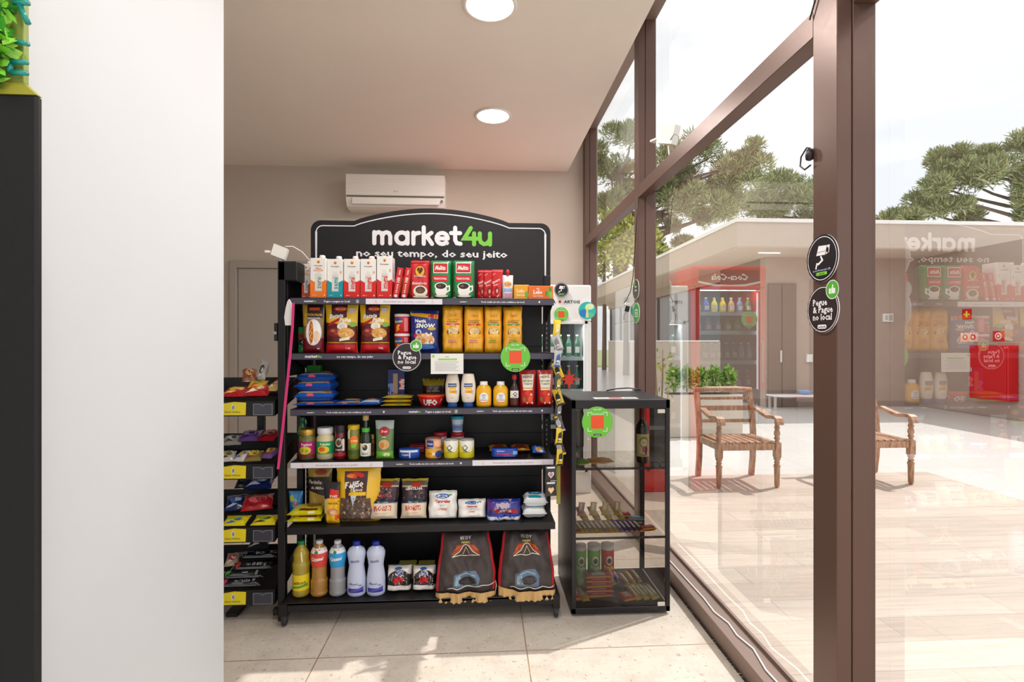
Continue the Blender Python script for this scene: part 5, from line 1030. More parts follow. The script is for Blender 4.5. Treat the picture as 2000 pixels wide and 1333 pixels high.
art = [('p', [(-1, 1), (-.5, 1), (-.9, .5), (-1, .5)], '#6a2a7a'), ('p', [(-.4, 1), (.5, 1), (.2, .55), (-.6, .55)], '#b8a8b8'), ('r', -.7, .38, .8, .60, '#a8202f'), ('t', 'PURIDUXA', .05, .49, .13, WT, .66, .05), ('p', [(-1, .2), (1, .2), (1, 0), (-1, 0)], '#d8dcea'), ('p', [(-.9, .3), (-.3, .1), (0, .3), (.5, .1), (.9, .3), (.5, .35), (0, .36)], '#2a3fa0')]
snack(951, 1018, 979, Yf+.01, Z5, '#2a348f', art, .08, 'block', 123, 'violet and blue rice bag with red band near the right end of the fifth shelf', wr=2)
zz = Z5
for k, (c, lb) in enumerate((('#e9e9ea', 'white cushion shaped flour pack, lower of two at the end of the fifth shelf'), ('#e6e9ec', 'white and blue flour pack stacked on the white one on the fifth shelf'))):
    lying(.128, .13, .060, c, [('e', .0, .6, .6, .25, '#2a7ac0'), ('e', .0, .62, .35, .12, '#7fd0e8'), ('r', -.6, .12, .5, .26, '#2a9ab0')] if k else [('r', -.6, .2, .6, .3, '#9ad0d8')], 125+k, 'flour_pack', lb, 'bag', XatY(1044, 2.66)+.004*k, Yf+.01, zz, -.04*k, style='fat'); zz += .0585
# ================================================================ BOTTOM SHELF
Yf = 2.60
def pet(xa, xb, yt, prof, body, art, cap, capz, lb, name='drink_bottle', sy=1):
    P = prof; return lathe_bottle(name, lb, 'bottle', xa, xb, yt, Yf, Z6, P, body, art, [(.36, capz), (.40, capz+.005), (.40, .99), (.34, 1)], cap, .5, sy=sy)
def wavy(n, z0, z1, r, amp): return [(r+amp*((k % 2)*2-1), z0+(z1-z0)*k/n) for k in range(n+1)]
pb = [(.55, 0), (.95, .025), (1, .06), (.97, .10), (.97, .50), (1.0, .56), (.98, .62)] + wavy(6, .64, .78, .9, .03) + [(.62, .86), (.36, .91), (.34, .935)]
pet(565.5, 600, 1063, pb, mat('#e6c93a', .12, trans=.55, coat=.6), [('r', -1.4, .14, 1.4, .42, '#e8cc1c'), ('t', 'Lemon', 0, .29, .075, '#4a4a1a', .85), ('p', [(-1.1, .20), (1.1, .26), (1.1, .215), (-1.1, .17)], '#3f9a3a'), ('l', [(.3, .82), (.42, .66)], .02, '#f4ecc0')], '#0f7a3c', .935, 'bottle of yellow soda with green cap at the left end of the bottom shelf')
pb2 = [(.7, 0), (.98, .03), (1, .08)] + wavy(8, .1, .30, .95, .03) + wavy(6, .32, .52, .84, .02) + [(.9, .60), (1, .70), (.98, .78), (.78, .86), (.44, .92), (.38, .94)]
def juice(xa, xb, c, lab, lb, word):
    pet(xa, xb, 1062, pb2, mat(c, .12, trans=.5, coat=.6), [('r', -1.5, .54, 1.5, .88, lab), ('r', -1.5, .80, 1.5, .88, '#e8e4e6'), ('t', word, 0, .71, .055, WT, .75, 0, .15, .05), ('l', [(-.6, .67), (.6, .69)], .012, WT), ('e', -.1, .82, .22, .03, '#2f8a3a')], '#d6d4d8', .94, lb)
juice(601, 636, '#e0a045', '#d8453f', 'bottle of amber drink with red label and white cap on the bottom shelf', 'Crystal')
juice(638, 672, '#c4c4cc', '#2a9ad8', 'bottle of clear water with blue label and white cap on the bottom shelf', 'Crystal')
pb3 = [(.85, 0), (.98, .02), (1, .06), (1, .30), (.92, .42), (.80, .55), (.88, .65), (.98, .74), (.99, .80), (.80, .87), (.40, .91), (.36, .92)]
def alcohol(xa, xb, lb):
    pet(xa, xb, 1063, pb3, mat('#c3cbe4', .25, coat=.4), [('r', -.85, .08, .95, .16, '#3a3a9a'), ('p', [(-.85, .08), (.95, .14), (.95, .19), (-.85, .10)], '#5a54b8'), ('t', 'Álcool', -.2, .245, .04, '#2a2a8a', .5), ('t', 'Tupi', .5, .22, .03, '#2a2a8a', .3), ('t', 'BRASIL', 0, .66, .045, '#4a5a9a', .55, .08)], '#1c2a9a', .915, lb, 'cleaning_bottle', .8)
alcohol(674.5, 711.5, 'translucent white bottle with dark blue cap and violet label, the left of two'); alcohol(713, 750, 'translucent white bottle with dark blue cap and violet label, the right of two')
for k, (xa, xb, lb) in enumerate(((752, 801, 'white and black rice bag with red emblem, the left of two on the bottom shelf'), (803, 849, 'white and black rice bag with red emblem, the right of two, beside the charcoal sack'))):
    x, w_, h_ = fit(xa, xb, 1118, Yf+.01, Z6)
    art = [('p', [(-1, .26), (1, .22), (1, .62), (.5, .84), (-.1, .9), (-.7, .72), (-1, .45)], '#1c191c'), ('e', .05, .72, .36, .15, '#e8e4e8'), ('e', .05, .72, .28, .11, '#5a6aa8'), ('l', [(-.1, .66), (.2, .80)], .03, WT), ('p', [(-.45, .36), (-.3, .5), (-.5, .55), (-.1, .55), (.05, .65), (.2, .55), (.55, .55), (.35, .45), (.45, .32), (.1, .40), (-.1, .3)], '#c8202a'), ('e', 0, .93, .3, .04, '#2f6ab0')]
    place(bag('rice_bag', w_-.004, h_, .10, '#e2dcd8', art, 'block', 130+k, 1.8, L=.014), 'rice_bag', lb, 'bag', (x, Yf+.065, Z6+E+.004), (-.22, 0, 0))
for k, (xa, xb, lb) in enumerate(((778, 812, 'olive green packet standing behind the left rice bag on the bottom shelf'), (816, 848, 'olive green packet standing behind the right rice bag on the bottom shelf'))):
    x, w_, h_ = fit(xa, xb, 1104, 2.78, Z6); box_mb(w_, h_, .06, '#a8a046', [('r', -1, .3, 1, .7, '#9a6a7a'), ('t', 'sal', 0, .8, .12, '#5a5a2a', .5)]).build('small_box', None, (x, 2.78, Z6+E), label=lb, cat='box')
def charcoal(xa, xb, yt, sd, lb, rz, mirror=1):
    x, w_, h_ = fit(xa, xb, yt, 2.62, Z6); W = w_*1.0; H = h_*.95; o = empty('charcoal_sack', lb, 'sack', (x, 2.622, Z6+E+.008), (-.22, 0, rz))
    off = Vector((sd*5.1, 0, 0)); pap = mat('#453c3b', .6, bump=.5, bscale=30)
    def S(u, v, oo, side=-1):
        un = min(1, abs(u)/(W/2)); vn = min(1, max(0, v/H)); ws = 1.0 - .20*max(0, (vn-.30)/.7)
        pv = min(1, .6+vn*3)*max(0, 1-max(0, (vn-.5)/.5)**3)**.5 if vn < .9 else min(1, 1)*max(0, 1-max(0, (vn-.5)/.5)**3)**.5
        y = (.075 if side < 0 else .055)*pv*(1-un**3)**.5
        q = noise.noise(Vector((u*14, v*10, side))+off)*.034 + noise.noise(Vector((u*34+v*12, v*16, 2+side))+off)*.014 + abs(noise.noise(Vector((u*9-v*4, v*7, 8))+off))*-.045
        return (u*ws + noise.noise(Vector((v*12, 4, 4))+off)*.006, side*(y+q*(1-un**4)+oo+.001), v)
    mb = MB(); mb.surf(lambda u, v: S(u, v, 0), 26, 30, pap, -W/2, W/2, 0, H); mb.surf(lambda u, v: S(u, v, 0, 1), 14, 18, pap, -W/2, W/2, 0, H, flip=True)
    art = [('r', -1, .02, -.9, .96, '#c8323a'), ('r', .9, .02, 1, .96, '#c8323a')]
    art += [('p', [(-.42, .10), (.40, .08), (.45, .24), (.30, .36), (-.1, .36), (-.40, .30)], '#5f7288'), ('p', [(-.36, .14), (-.1, .12), (-.2, .30), (-.34, .28)], '#8fa6b8'), ('e', .05, .20, .30, .07, '#2a2426'), ('e', .05, .20, .2, .045, '#3f3432'), ('l', [(-.25, .30), (0, .33), (.3, .28)], .014, '#9ab2c4')]
    art += [('t', 'AGUIA', .0, .90, .055, '#d8d2c4', .5, PI), ('t', 'CARVÃO', .0, .83, .032, '#e0cf5a', .42, PI),
            ('p', [(-.55, .62), (-.30, .66), (-.02, .80), (-.12, .80), (-.35, .78)], '#a8421c'), ('p', [(.55, .62), (.30, .66), (.02, .80), (.12, .80), (.35, .78)], '#a8421c'), ('l', [(-.5, .60), (-.2, .62), (0, .61), (.2, .63), (.5, .60)], .012, '#e0dac8'), ('l', [(-.5, .60), (-.25, .68), (-.1, .78), (0, .80), (.1, .78), (.25, .68), (.5, .60)], .012, '#e0dac8'), ('l', [(-.12, .64), (0, .76), (.12, .64)], .012, '#c8b088'), ('l', [(-.45, .70), (-.25, .77)], .012, '#e0702a'), ('l', [(.45, .70), (.25, .77)], .012, '#e0702a')]
    mb.decal(art, lambda u, v, oo: S(u, v, oo), W, H, .012, smooth=True, eps=.0008); mb.build('sack', o)
    kp = mat('#c9a26a', .85, bump=.3, bscale=60); mb = MB(); n = 46; f = []
    for j in range(4):
        for i in range(n+1):
            u = -W/2 + W*i/n; p = S(u, 0, 0); a = noise.noise(Vector((i*.45, j*.3, sd)))*.010
            f.append((p[0], p[1]-.006 - .008*math.sin(i*1.3+sd)*(j/3) - .008*j/3, .014 - j*.014 + a*(j/3) + (.022*max(0, 1-i/n*3) if mirror < 0 else 0)))
    mb.add(f, [(j*(n+1)+i, (j+1)*(n+1)+i, (j+1)*(n+1)+i+1, j*(n+1)+i+1) for j in range(3) for i in range(n)], kp, None, True)
    fb = [(x_, y_+.004, z_) for x_, y_, z_ in f]; mb.add(fb, [(j*(n+1)+i+1, (j+1)*(n+1)+i+1, (j+1)*(n+1)+i, j*(n+1)+i) for j in range(3) for i in range(n)], kp, None, True)
    mb.build('paper_fold', o, (0, -.014, -.012))
    pts = [S(-W/2+.06+(W-.06)*i/20, .022+.02*i/20*(1 if mirror > 0 else -.3)+.004*math.sin(i), .004) for i in range(21)]; e_ = pts[-1]
    if mirror > 0: pts += [(e_[0]+.004, e_[1]-.012, e_[2]-.02), (e_[0]-.002, e_[1]-.014, e_[2]-.06)]
    MB().tube(pts, .0022, '#e2ddd6', 6).build('stitching_cord', o)
charcoal(852, 968, 1040, 3, 'black paper charcoal sack with eagle, the left of two on the bottom shelf', .02)
charcoal(973, 1083, 1038, 8, 'black paper charcoal sack with eagle, the right of two on the bottom shelf', -.02, -1)
# ================================================================ TRAY RACK ON THE LEFT
RXc = -1.262; RH = .235; RY = 2.62
rack = empty('snack_rack', 'black tiered tray rack with yellow tags left of the shelving unit', 'rack', (RXc, RY, 0)); KB = mat('#0d0b0d', .45)
MB().box(.0, .036, .345, .38, .02, 1.17, KB, .003).build('post', rack)
MB().box(-.03, .03, .05, .40, 0, .025, KB, .004).build('base', rack)
TR = [1.026, .712, .398, .086]
for zt in TR:
    mb = MB(); hb = .075
    def sl(y): return zt + .012 + y*.20
    mb.add([(-RH, 0, sl(0)), (RH, 0, sl(0)), (RH, .34, sl(.34)), (-RH, .34, sl(.34)), (-RH, 0, sl(0)-.006), (RH, 0, sl(0)-.006), (RH, .34, sl(.34)-.006), (-RH, .34, sl(.34)-.006)], [(0, 1, 2, 3), (7, 6, 5, 4), (0, 4, 5, 1), (2, 6, 7, 3), (1, 5, 6, 2), (0, 3, 7, 4)], KB)
    mb.box(-RH, RH, -.004, 0, zt, zt+hb, KB, .001)
    for sx in (-1, 1): mb.add([(sx*RH, 0, zt), (sx*RH, .34, zt+.075), (sx*RH, .34, zt+.17), (sx*RH, .26, zt+.16), (sx*RH, .0, zt+hb), (sx*(RH-.004), 0, zt), (sx*(RH-.004), .34, zt+.075), (sx*(RH-.004), .34, zt+.17), (sx*(RH-.004), .26, zt+.16), (sx*(RH-.004), 0, zt+hb)], [(0, 1, 2, 3, 4), (9, 8, 7, 6, 5), (0, 5, 6, 1), (1, 6, 7, 2), (2, 7, 8, 3), (3, 8, 9, 4)], KB)
    mb.box(-RH, RH, .336, .342, zt+.075, zt+.17, KB)
    tr = mb.build('tray', rack)
    yl = MB(); yl.prism([(-.055, zt+.006), (.095, zt+.006), (.097, zt+.068), (.04, zt+.072), (-.055, zt+.058)], -.0065, -.0045, '#e9d322')
    yl.decal([('e', 0, .62, .16, .26, '#e4e4e8'), ('e', .02, .62, .11, .18, '#8a8a92'), ('t', 'Santa Helena', -.05, .28, .17, '#8a7f2a', .8, 0, .2)], lambda u, v, o: (.035+u, -.0065-o, zt+.006+v), .10, .062, 0, eps=.0003)
    yl.build('price_tag', rack)
    hd = MB(); hd.box(.13, .229, -.009, -.0045, zt+.004, zt+.064, mat('#3a3a44', .3), .002)
    hd.decal([('l', [(-.93, .95), (-.93, .06), (.93, .06), (.93, .95)], .03, '#8f8f9a'), ('l', [(-.93, .95), (-.3, .95), (0, .78), (.3, .95), (.93, .95)], .03, '#8f8f9a')], lambda u, v, o: (.1795+u, -.009-o, zt+.004+v), .098, .06, 0, eps=.0003); hd.build('tag_holder', rack)
# side post with a locked head
sp = MB().box(RH+.012, RH+.048, .0, .036, 0, 1.80, KB, .003).box(RH+.012, RH+.048, .036, .30, 1.22, 1.80, KB, .004).box(RH+.012, RH+.048, .265, .30, 0, 1.22, KB, .003).box(RH-.01, RH+.012, .0, .03, .03, .06, KB).box(RH+.012, RH+.108, .0, .30, 1.70, 1.80, KB, .006)
sp.build('side_post', rack)
MB().box(RH-.004, RH+.010, -.004, .03, 1.40, 1.49, KB, .003).lathe([(.001, .0), (.008, .0), (.008, .004)], mat('#8a8a8a', .3, .8), 12, Matrix.Translation((RH+.003, -.004, 1.44)) @ Matrix.Rotation(PI/2, 4, 'X')).build('latch', rack)
# ribbon
xr = XatY(567, 2.60)
pts = [(XatY(px, 2.575), 2.575, Zat(py, XatY(px, 2.575), 2.575)) for px, py in ((573, 592), (571, 640), (567, 690), (562, 740), (557, 790), (553, 830), (548, 875), (543, 917))]
mb = MB(); rm = mat('#d8387a', .45)
vs = []
for (x, y, z) in pts: vs += [(x-.0065, y, z), (x+.0065, y, z), (x+.0065, y+.001, z), (x-.0065, y+.001, z)]
mb.add(vs, [(0, 3, 2, 1)] + [(i*4+k, i*4+4+k, i*4+4+(k+1) % 4, i*4+(k+1) % 4) for i in range(len(pts)-1) for k in range(4)] + [(28, 29, 30, 31)], rm)
mb.build('ribbon', None, label='long pink ribbon hanging from the top shelf at the left end of the shelving', cat='ribbon')
x = XatY(566, 2.60); mb = MB(); mb.prism([(-.02, 0), (.012, 0), (.02, .05), (.014, .10), (.004, .118), (-.002, .130), (-.010, .118), (-.018, .085), (-.025, .04)], -.006, .006, '#e6e3e4')
mb.build('hanging_tag', None, (x, 2.60, Zat(636, x, 2.60)), label='white bottle shaped tag hanging beside the pink ribbon', cat='tag')
# goods heaped in the trays: each bag its own thing
def tray_bag(tray, px, dy, dz, w_, l_, d_, col, art, lb, seed, rz=0, rx=.12, name='sweet_bag', cat='snack', style='pillow'):
    zt = TR[tray]; y = RY+.012+dy; x = XatY(px, y+.04); z = zt + .012 + dy*.20 + dz
    d_ = d_*1.45; dz = dz+.002; mb = bag(name, w_, l_, d_, col, art, style, seed, 2.6, rough=.2)
    R = Matrix.Rotation(rz, 3, 'Z') @ Matrix.Rotation(-PI/2+.20+rx, 3, 'X')
    return mb.build(name, None, (x, y, z+d_/2+.003), R.to_euler(), label=lb, cat=cat)
def A(c1, c2, word=''):
    a = [('e', 0, .5, .6, .22, c1), ('e', .2, .45, .3, .12, c2), ('r', -1, .94, 1, 1, '#b8b4b8'), ('p', [(-.9, .1), (.2, .2), (-.3, .3)], c2)]
    if word: a.append(('t', word, 0, .72, .1, WT, .7))
    return a
tray_bag(0, 462, .0, .06, .13, .11, .03, '#b0182a', A('#e0a22a', '#f0d06a'), 'red snack bag with a yellow oval on the top tray of the rack', 201)
tray_bag(0, 505, .0, .06, .12, .12, .035, '#a8141f', A('#d8703a', '#f0e0c0'), 'shiny red snack bag in the middle front of the top tray', 202, .1)
tray_bag(0, 494, .11, .10, .07, .10, .035, '#8a4a22', A('#c8a06a', '#5a2a14'), 'bronze snack bag heaped at the back of the top tray', 203, .4, .5)
tray_bag(0, 516, .13, .115, .05, .11, .02, '#b9b6b4', A('#4a4644', '#e8e4e0'), 'silver foil bar sticking up from the top tray', 204, -.3, 1.0)
tray_bag(0, 535, .04, .075, .07, .11, .03, '#c8a86a', A('#a8322a', '#f0e2c0'), 'tan and red snack bag at the right end of the top tray', 205, -.4, .3)
tray_bag(0, 508, .06, .095, .09, .07, .02, '#d8a82a', A('#8fae2a', '#c8402a'), 'yellow green snack bag lying on the red ones in the top tray', 206, .2, .2)
tray_bag(1, 450, .0, .05, .07, .10, .03, '#b8b4b0', A('#8a7a2a', '#4a3a2a'), 'silver and gold sweet bag at the left of the second tray', 211, .3)
tray_bag(1, 472, .0, .05, .07, .10, .03, '#c8c4c8', A('#b89a3a', '#6a5aa0'), 'silver sweet bag second from the left in the second tray', 212, -.2)
tray_bag(1, 499, .0, .05, .08, .10, .03, '#7a6a3a', A('#c8b83a', '#8a3a3a'), 'olive sweet bag in the middle front of the second tray', 213, .2)
tray_bag(1, 524, .02, .055, .07, .10, .03, '#6a4a7a', A('#b8a83a', '#8a2a2a'), 'purple and olive sweet bag at the right front of the second tray', 214, -.3)
tray_bag(1, 490, .13, .10, .10, .11, .03, '#6f4a8f', A('#a88ac8', '#4a2a5a'), 'purple sweet bag at the back of the second tray', 215, .1, .15)
tray_bag(1, 522, .13, .10, .10, .11, .03, '#9a1f2a', A('#d88a8a', '#6a1018'), 'dark red sweet bag at the back right of the second tray', 216, -.2, .15)
tray_bag(1, 458, .12, .085, .10, .10, .03, '#a8a29a', A('#e0dcd8', '#5a5450'), 'silver sweet bag at the back left of the second tray', 217, .2, .1)
tray_bag(2, 462, .0, .05, .12, .08, .02, '#e0cc1f', A('#a8b02a', '#3a6ab8'), 'yellow sweet bag at the left front of the third tray', 221)
tray_bag(2, 519, .0, .05, .12, .08, .02, '#d9c61f', A('#9aa82a', '#3a3a3a'), 'yellow sweet bag at the right front of the third tray', 222)
tray_bag(2, 508, .07, .08, .15, .12, .035, '#b3202a', A('#e06a6a', '#8a1018'), 'red sweet bag in the middle of the third tray', 223, .3, .2)
tray_bag(2, 466, .08, .075, .10, .12, .035, '#1c2c5a', A('#4a6ab0', '#c8d0e0'), 'dark blue sweet bag at the left of the third tray', 224, .3, .2)
tray_bag(2, 508, .20, .125, .14, .12, .035, '#1f2f6a', A('#8a9ad0', '#e8ecf4'), 'shiny dark blue sweet bag at the back of the third tray', 225, .1, .15)
tray_bag(2, 480, .21, .13, .08, .10, .03, '#2a2a36', A('#5a5a6a', '#1a1a20'), 'black foil bag at the back left of the third tray', 226, .2, .3)
for k, (px, dy, dz, c, w, lb) in enumerate(((474, .0, .055, '#1a181c', 'NUTRATA', 'black protein bar lying lowest at the front of the bottom tray'), (480, .035, .075, '#16161a', 'BAR', 'black protein bar with green end in the bottom tray'), (498, .08, .09, '#1e1c20', 'WHEY BAR', 'black protein bar with red mark across the middle of the bottom tray'), (510, .14, .11, '#131316', 'BOLD', 'black protein bar behind the others in the bottom tray'))):
    art = [('t', w, .1, .5, .3, '#b8b4b8', .5), ('e', -.75, .5, .12, .4, ['#c83a5a', '#4fae3a', '#c8402a', '#8a8a8a'][k]), ('r', .6, .2, .72, .8, '#8a8a8a'), ('r', -1, 0, -.95, 1, '#a8a8ac')]
    tray_bag(3, px, dy, dz, .21, .045, .022, c, art, lb, 231+k, .02, .25, 'protein_bar', style='fat')
tray_bag(3, 508, .19, .12, .11, .13, .03, '#2a2c2e', A('#9a9c9a', '#e0e0de'), 'large black foil bag at the back of the bottom tray', 236, .1, .2)
tray_bag(3, 458, .11, .085, .07, .09, .03, '#b89a8a', A('#c8344a', '#e8e0c0'), 'small pink and cream bag at the left of the bottom tray', 237, .2, .2)
# ================================================================ CLIP STRIP OF SNACKS AT THE RIGHT END
xs = GXR+.012
strip = MB().box(xs-.010, xs+.010, 2.600, 2.602, Zat(985, xs, 2.6), Zat(628, xs, 2.6), mat('#8f8a2a', .5)); strip.build('clip_strip', None, label='narrow hanging clip strip at the right end of the shelving', cat='display strip')
cols = [('#e2c21f', '#f0e08a', 640), ('#c9c8cc', '#8a8a92', 668), ('#b8b6ba', '#3a5a9a', 700), ('#d9b91f', '#2a2a2a', 722), ('#3a363a', '#c8b02a', 748), ('#c8a82a', '#1f1f1f', 775), ('#2f2c30', '#8a8a8a', 800), ('#4a464a', '#b8b4b8', 826), ('#e0c01f', '#2a2a2a', 852), ('#26242a', '#c8c4c8', 872), ('#d8b81f', '#1f1f1f', 893)]
for k, (c, c2, py) in enumerate(cols):
    sgn = 1 if k % 2 == 0 else -1; y = 2.588-(k % 3)*.012; px = 1086+(k % 2)*7+k*.6; x = XatY(px, y)
    mb = bag('snack_packet', .046, .085, .014, c, [('e', 0, .5, .6, .25, c2), ('r', -1, .0, 1, .12, '#e0c01f' if k % 3 == 0 else c2), ('l', [(-.5, .2), (.4, .8)], .06, c2), ('r', -.4, .3, .4, .4, '#e6e2de')], 'pillow', 300+k, 2.0)
    mb.build('snack_packet', None, (x, y, Zat(py, x, y)-.045), (0, .35*(1 if k % 2 else -.3)*-1, .5*sgn), label='small yellow, black or silver snack packet on the strip at the shelving end', cat='snack', group='snack packets hanging on the clip strip')
for k, (py, c, lb) in enumerate(((925, '#e4e0e0', 'black packet with a white and pink heart near the bottom of the hanging strip'), (955, '#e6b98a', 'black packet with an orange heart at the bottom of the hanging strip'))):
    x = XatY(1076, 2.57); H = .075
    ht = [(math.sin(t)**3*.55, .42+(.13*(13*math.cos(t)-5*math.cos(2*t)-2*math.cos(3*t)-math.cos(4*t))/13)*1.6) for t in [2*PI*i/24 for i in range(24)]]
    mb = bag('snack_packet', .062, H, .012, '#1d1b1f', [('p', ht, c), ('p', [(a*.65, .42+(b-.42)*.65) for a, b in ht], '#c87a8a' if k == 0 else '#eecfa8'), ('r', -.7, .84, .7, .94, '#e2dfe0')], 'pillow', 320+k, .6)
    mb.build('snack_packet', None, (x, 2.575, Zat(py, x, 2.575)-H/2), (0, 0, .1), label=lb, cat='snack')
# ================================================================ GLASS DISPLAY CABINET
CX0, CX1, CY0, CY1, CH = .457, .966, 2.585, 3.03, 1.10
cab = empty('display_cabinet', 'black framed glass snack display cabinet between the shelving and the window', 'display cabinet', ((CX0+CX1)/2, CY0, 0))
cw = (CX1-CX0)/2; cdp = CY1-CY0; KC = mat('#1a171b', .4); gm = clear_glass('smoked_cabinet_glass', '#dedad6', 1.45, .0)
MB().box(-cw, cw, .004, cdp, CH-.028, CH, KC, .004).build('top', cab)
MB().box(-cw, cw, .004, cdp, .012, .035, KC, .003).build('bottom', cab)
MB().box(-cw, -cw+.016, .004, cdp, .035, CH-.028, KC, .002).build('side_panel', cab)
for sx, sy in ((1, 0), (1, 1), (-1, 1)):
    x = sx*(cw-.009); y = .013 if sy == 0 else cdp-.009
    if not (sx > 0 and sy == 0): MB().box(x-.009, x+.009, y-.009, y+.009, .035, CH-.028, KC, .002).build('frame_post', cab)
def pane(pts, nm):
    mb = MB(); mb.add(pts, [(0, 1, 2, 3)], gm); return mb.build(nm, cab)
pane([(cw-.004, .014, .04), (cw-.004, cdp-.012, .04), (cw-.004, cdp-.012, CH-.03), (cw-.004, .014, CH-.03)], 'side_glass')
pane([(-cw+.02, cdp-.006, .04), (cw-.02, cdp-.006, .04), (cw-.02, cdp-.006, CH-.03), (-cw+.02, cdp-.006, CH-.03)], 'back_glass')
df = MB(); z0, z1 = .014, CH-.02
for q in ((-cw, -cw+.022, z0, CH), (cw-.022, cw, z0, CH), (-cw, cw, z0, z0+.028), (-cw, cw, CH-.045, CH)): df.box(q[0], q[1], -.014, .002, q[2], q[3], KC, .002)
door = df.build('door', cab)
g = MB(); g.add([(-cw+.022, -.006, z0+.028), (cw-.022, -.006, z0+.028), (cw-.022, -.006, CH-.045), (-cw+.022, -.006, CH-.045)], [(0, 1, 2, 3)], gm); g.build('glass_pane', door)
for zz in (CH-.062, z0+.036): MB().box(cw-.065, cw-.026, -.016, -.007, zz-.008, zz+.012, mat('#d8cfc4', .3, .3), .002).build('hinge_plate', door)
MB().box(-cw+.025, -cw+.065, -.004, .02, CH-.24, CH-.06, mat('#2c292e', .5), .004).build('lock_box', door)
for zz in (CH-.09, CH-.20): MB().lathe([(.001, 0), (.006, 0), (.006, .004), (.001, .004)], mat('#c8c4c0', .3, .7), 14, Matrix.Translation((-cw+.085, -.009, zz)) @ Matrix.Rotation(PI/2, 4, 'X')).build('screw_cap', door)
for sx in (-1, 1):
    for yy in (.03, cdp-.03): MB().lathe([(.012, 0), (.014, .003), (.012, .0125)], '#b9b4b0', 14, cx=sx*(cw-.03), cy=yy).build('foot', cab)
SZ = [.745, .386]; xm = (CX0+CX1)/2
gs = clear_glass('shelf_glass', '#eceae8', 1.3, .0)
for z in SZ:
    mb = MB(); mb.add([(-cw+.018, .03, z), (cw-.012, .03, z), (cw-.012, cdp-.02, z), (-cw+.018, cdp-.02, z)], [(0, 1, 2, 3)], gs); mb.box(-cw+.018, cw-.012, .026, .030, z-.012, z, mat('#3b373a', .4)); mb.build('shelf', cab)
x = XatY(1167, 2.565); greenqr(.079).build('round_sign', None, (x, 2.568, Zat(825, x, 2.568)), label='round green sign with orange square stuck on the glass door of the display cabinet', cat='sign')
x = XatY(1200, 2.66); MB().box(-.115, .115, -.03, .03, 0, .0012, '#e8e4e2').decal([('r', -.3, -.8, .3, .8, '#c8505a'), ('r', -.85, -.3, -.4, .3, '#6a6a6a'), ('r', .4, -.3, .9, .3, '#6a6a6a')], lambda u, v, o: (u, v, .0012+o), .23, .03, 0).build('paper_label', None, (x, 2.64, CH+.0006), label='white and red paper label lying on top of the display cabinet', cat='label')
# cable loop on top, running down and along the window track
mb = MB(); cwht = '#e6e4e2'
pts = [(.74, 2.99, CH+.006), (.79, 2.96, CH+.02), (.86, 2.95, CH+.025), (.92, 2.97, CH+.018), (.955, 3.0, CH+.008), (.94, 3.02, CH+.006), (.90, 3.01, CH+.007)]
mb.tube(pts, .004, '#26242a', 6); mb.build('power_cable', None, label='short dark cable looped on top of the display cabinet', cat='cable')
mb = MB(); path = [(1128, 3.25), (1125, 3.0), (1130, 2.75), (1135, 2.55), (1128, 2.42), (1150, 2.32), (1140, 2.22), (1160, 2.12), (1135, 1.98), (1140, 1.84), (1125, 1.72), (1135, 1.6), (1125, 1.5)]
mb.tube([(a/1000, b, .084) for a, b in path], .0045, cwht, 6); mb.build('power_cable', None, label='white cable lying along the brown track at the foot of the window', cat='cable')
# contents: bottle, crisps tubes, bars
def wine():
    x = XatY(1254, 2.72); o = empty('wine_bottle', 'dark wine bottle with pale picture label on the top shelf of the cabinet', 'bottle', (x, 2.72, SZ[0]+E)); R = .036
    H = .30
    MB().lathe([(R*.9, 0), (R, .006), (R, H*.60), (R*.85, H*.68), (R*.42, H*.76), (R*.38, H*.80)], mat('#101411', .1, coat=.8), 28).decal([('r', -1.0, .12, 1.0, .52, '#cfc587'), ('e', 0, .38, .6, .10, '#8a8a4a'), ('e', 0, .37, .45, .07, '#d8d4a8'), ('e', .15, .25, .4, .06, '#b86a8a'), ('r', .15, .16, .35, .30, '#4a2a3a'), ('t', 'VINHO', 0, .15, .03, '#6a5a3a', .6)], cyl(R), R*2.4, H, .01).build('body', o)
    MB().lathe([(R*.40, H*.80), (R*.42, H*.81), (R*.42, H*.99), (R*.38, H)], mat('#7a1f24', .4), 20).build('capsule', o)
wine()
for k, (xa, xb, c, c2, lb) in enumerate(((1119, 1143, '#5fb53a', '#8fd06a', 'green crisps tube, the left of two green ones in the cabinet'), (1146, 1171, '#5fb53a', '#e0a03a', 'green crisps tube beside the red one in the cabinet'), (1173, 1198, '#c8332c', '#e8b0a0', 'red crisps tube in the lower part of the cabinet'))):
    yf = 2.80; x, w_, _ = fit(xa, xb, 1072, yf, .036); z0 = .036; h_ = .225; R = w_/2
    o = empty('crisps_tube', lb, 'crisps tube', (x+.012, yf+R, z0+E))
    MB().lathe([(R, 0), (R, h_-.012)], c, 28).decal([('e', .05, .68, .5, .12, '#e8e2d4'), ('e', .05, .67, .36, .07, '#2a2420'), ('t', 'Pringles', .05, .50, .12, '#f0d84a' if k == 2 else WT, .8, 0, .1, .05), ('e', .1, .25, .7, .16, c2), ('e', 0, .15, .5, .1, '#e6d8b8'), ('r', -1.3, .94, 1.3, 1, '#d8d4d0')], cyl(R), w_, h_-.012, .012).build('body', o)
    MB().lathe([(R+.001, h_-.012), (R+.0015, h_), (.001, h_)], '#d3cfcc', 28, cap=False).build('lid', o)
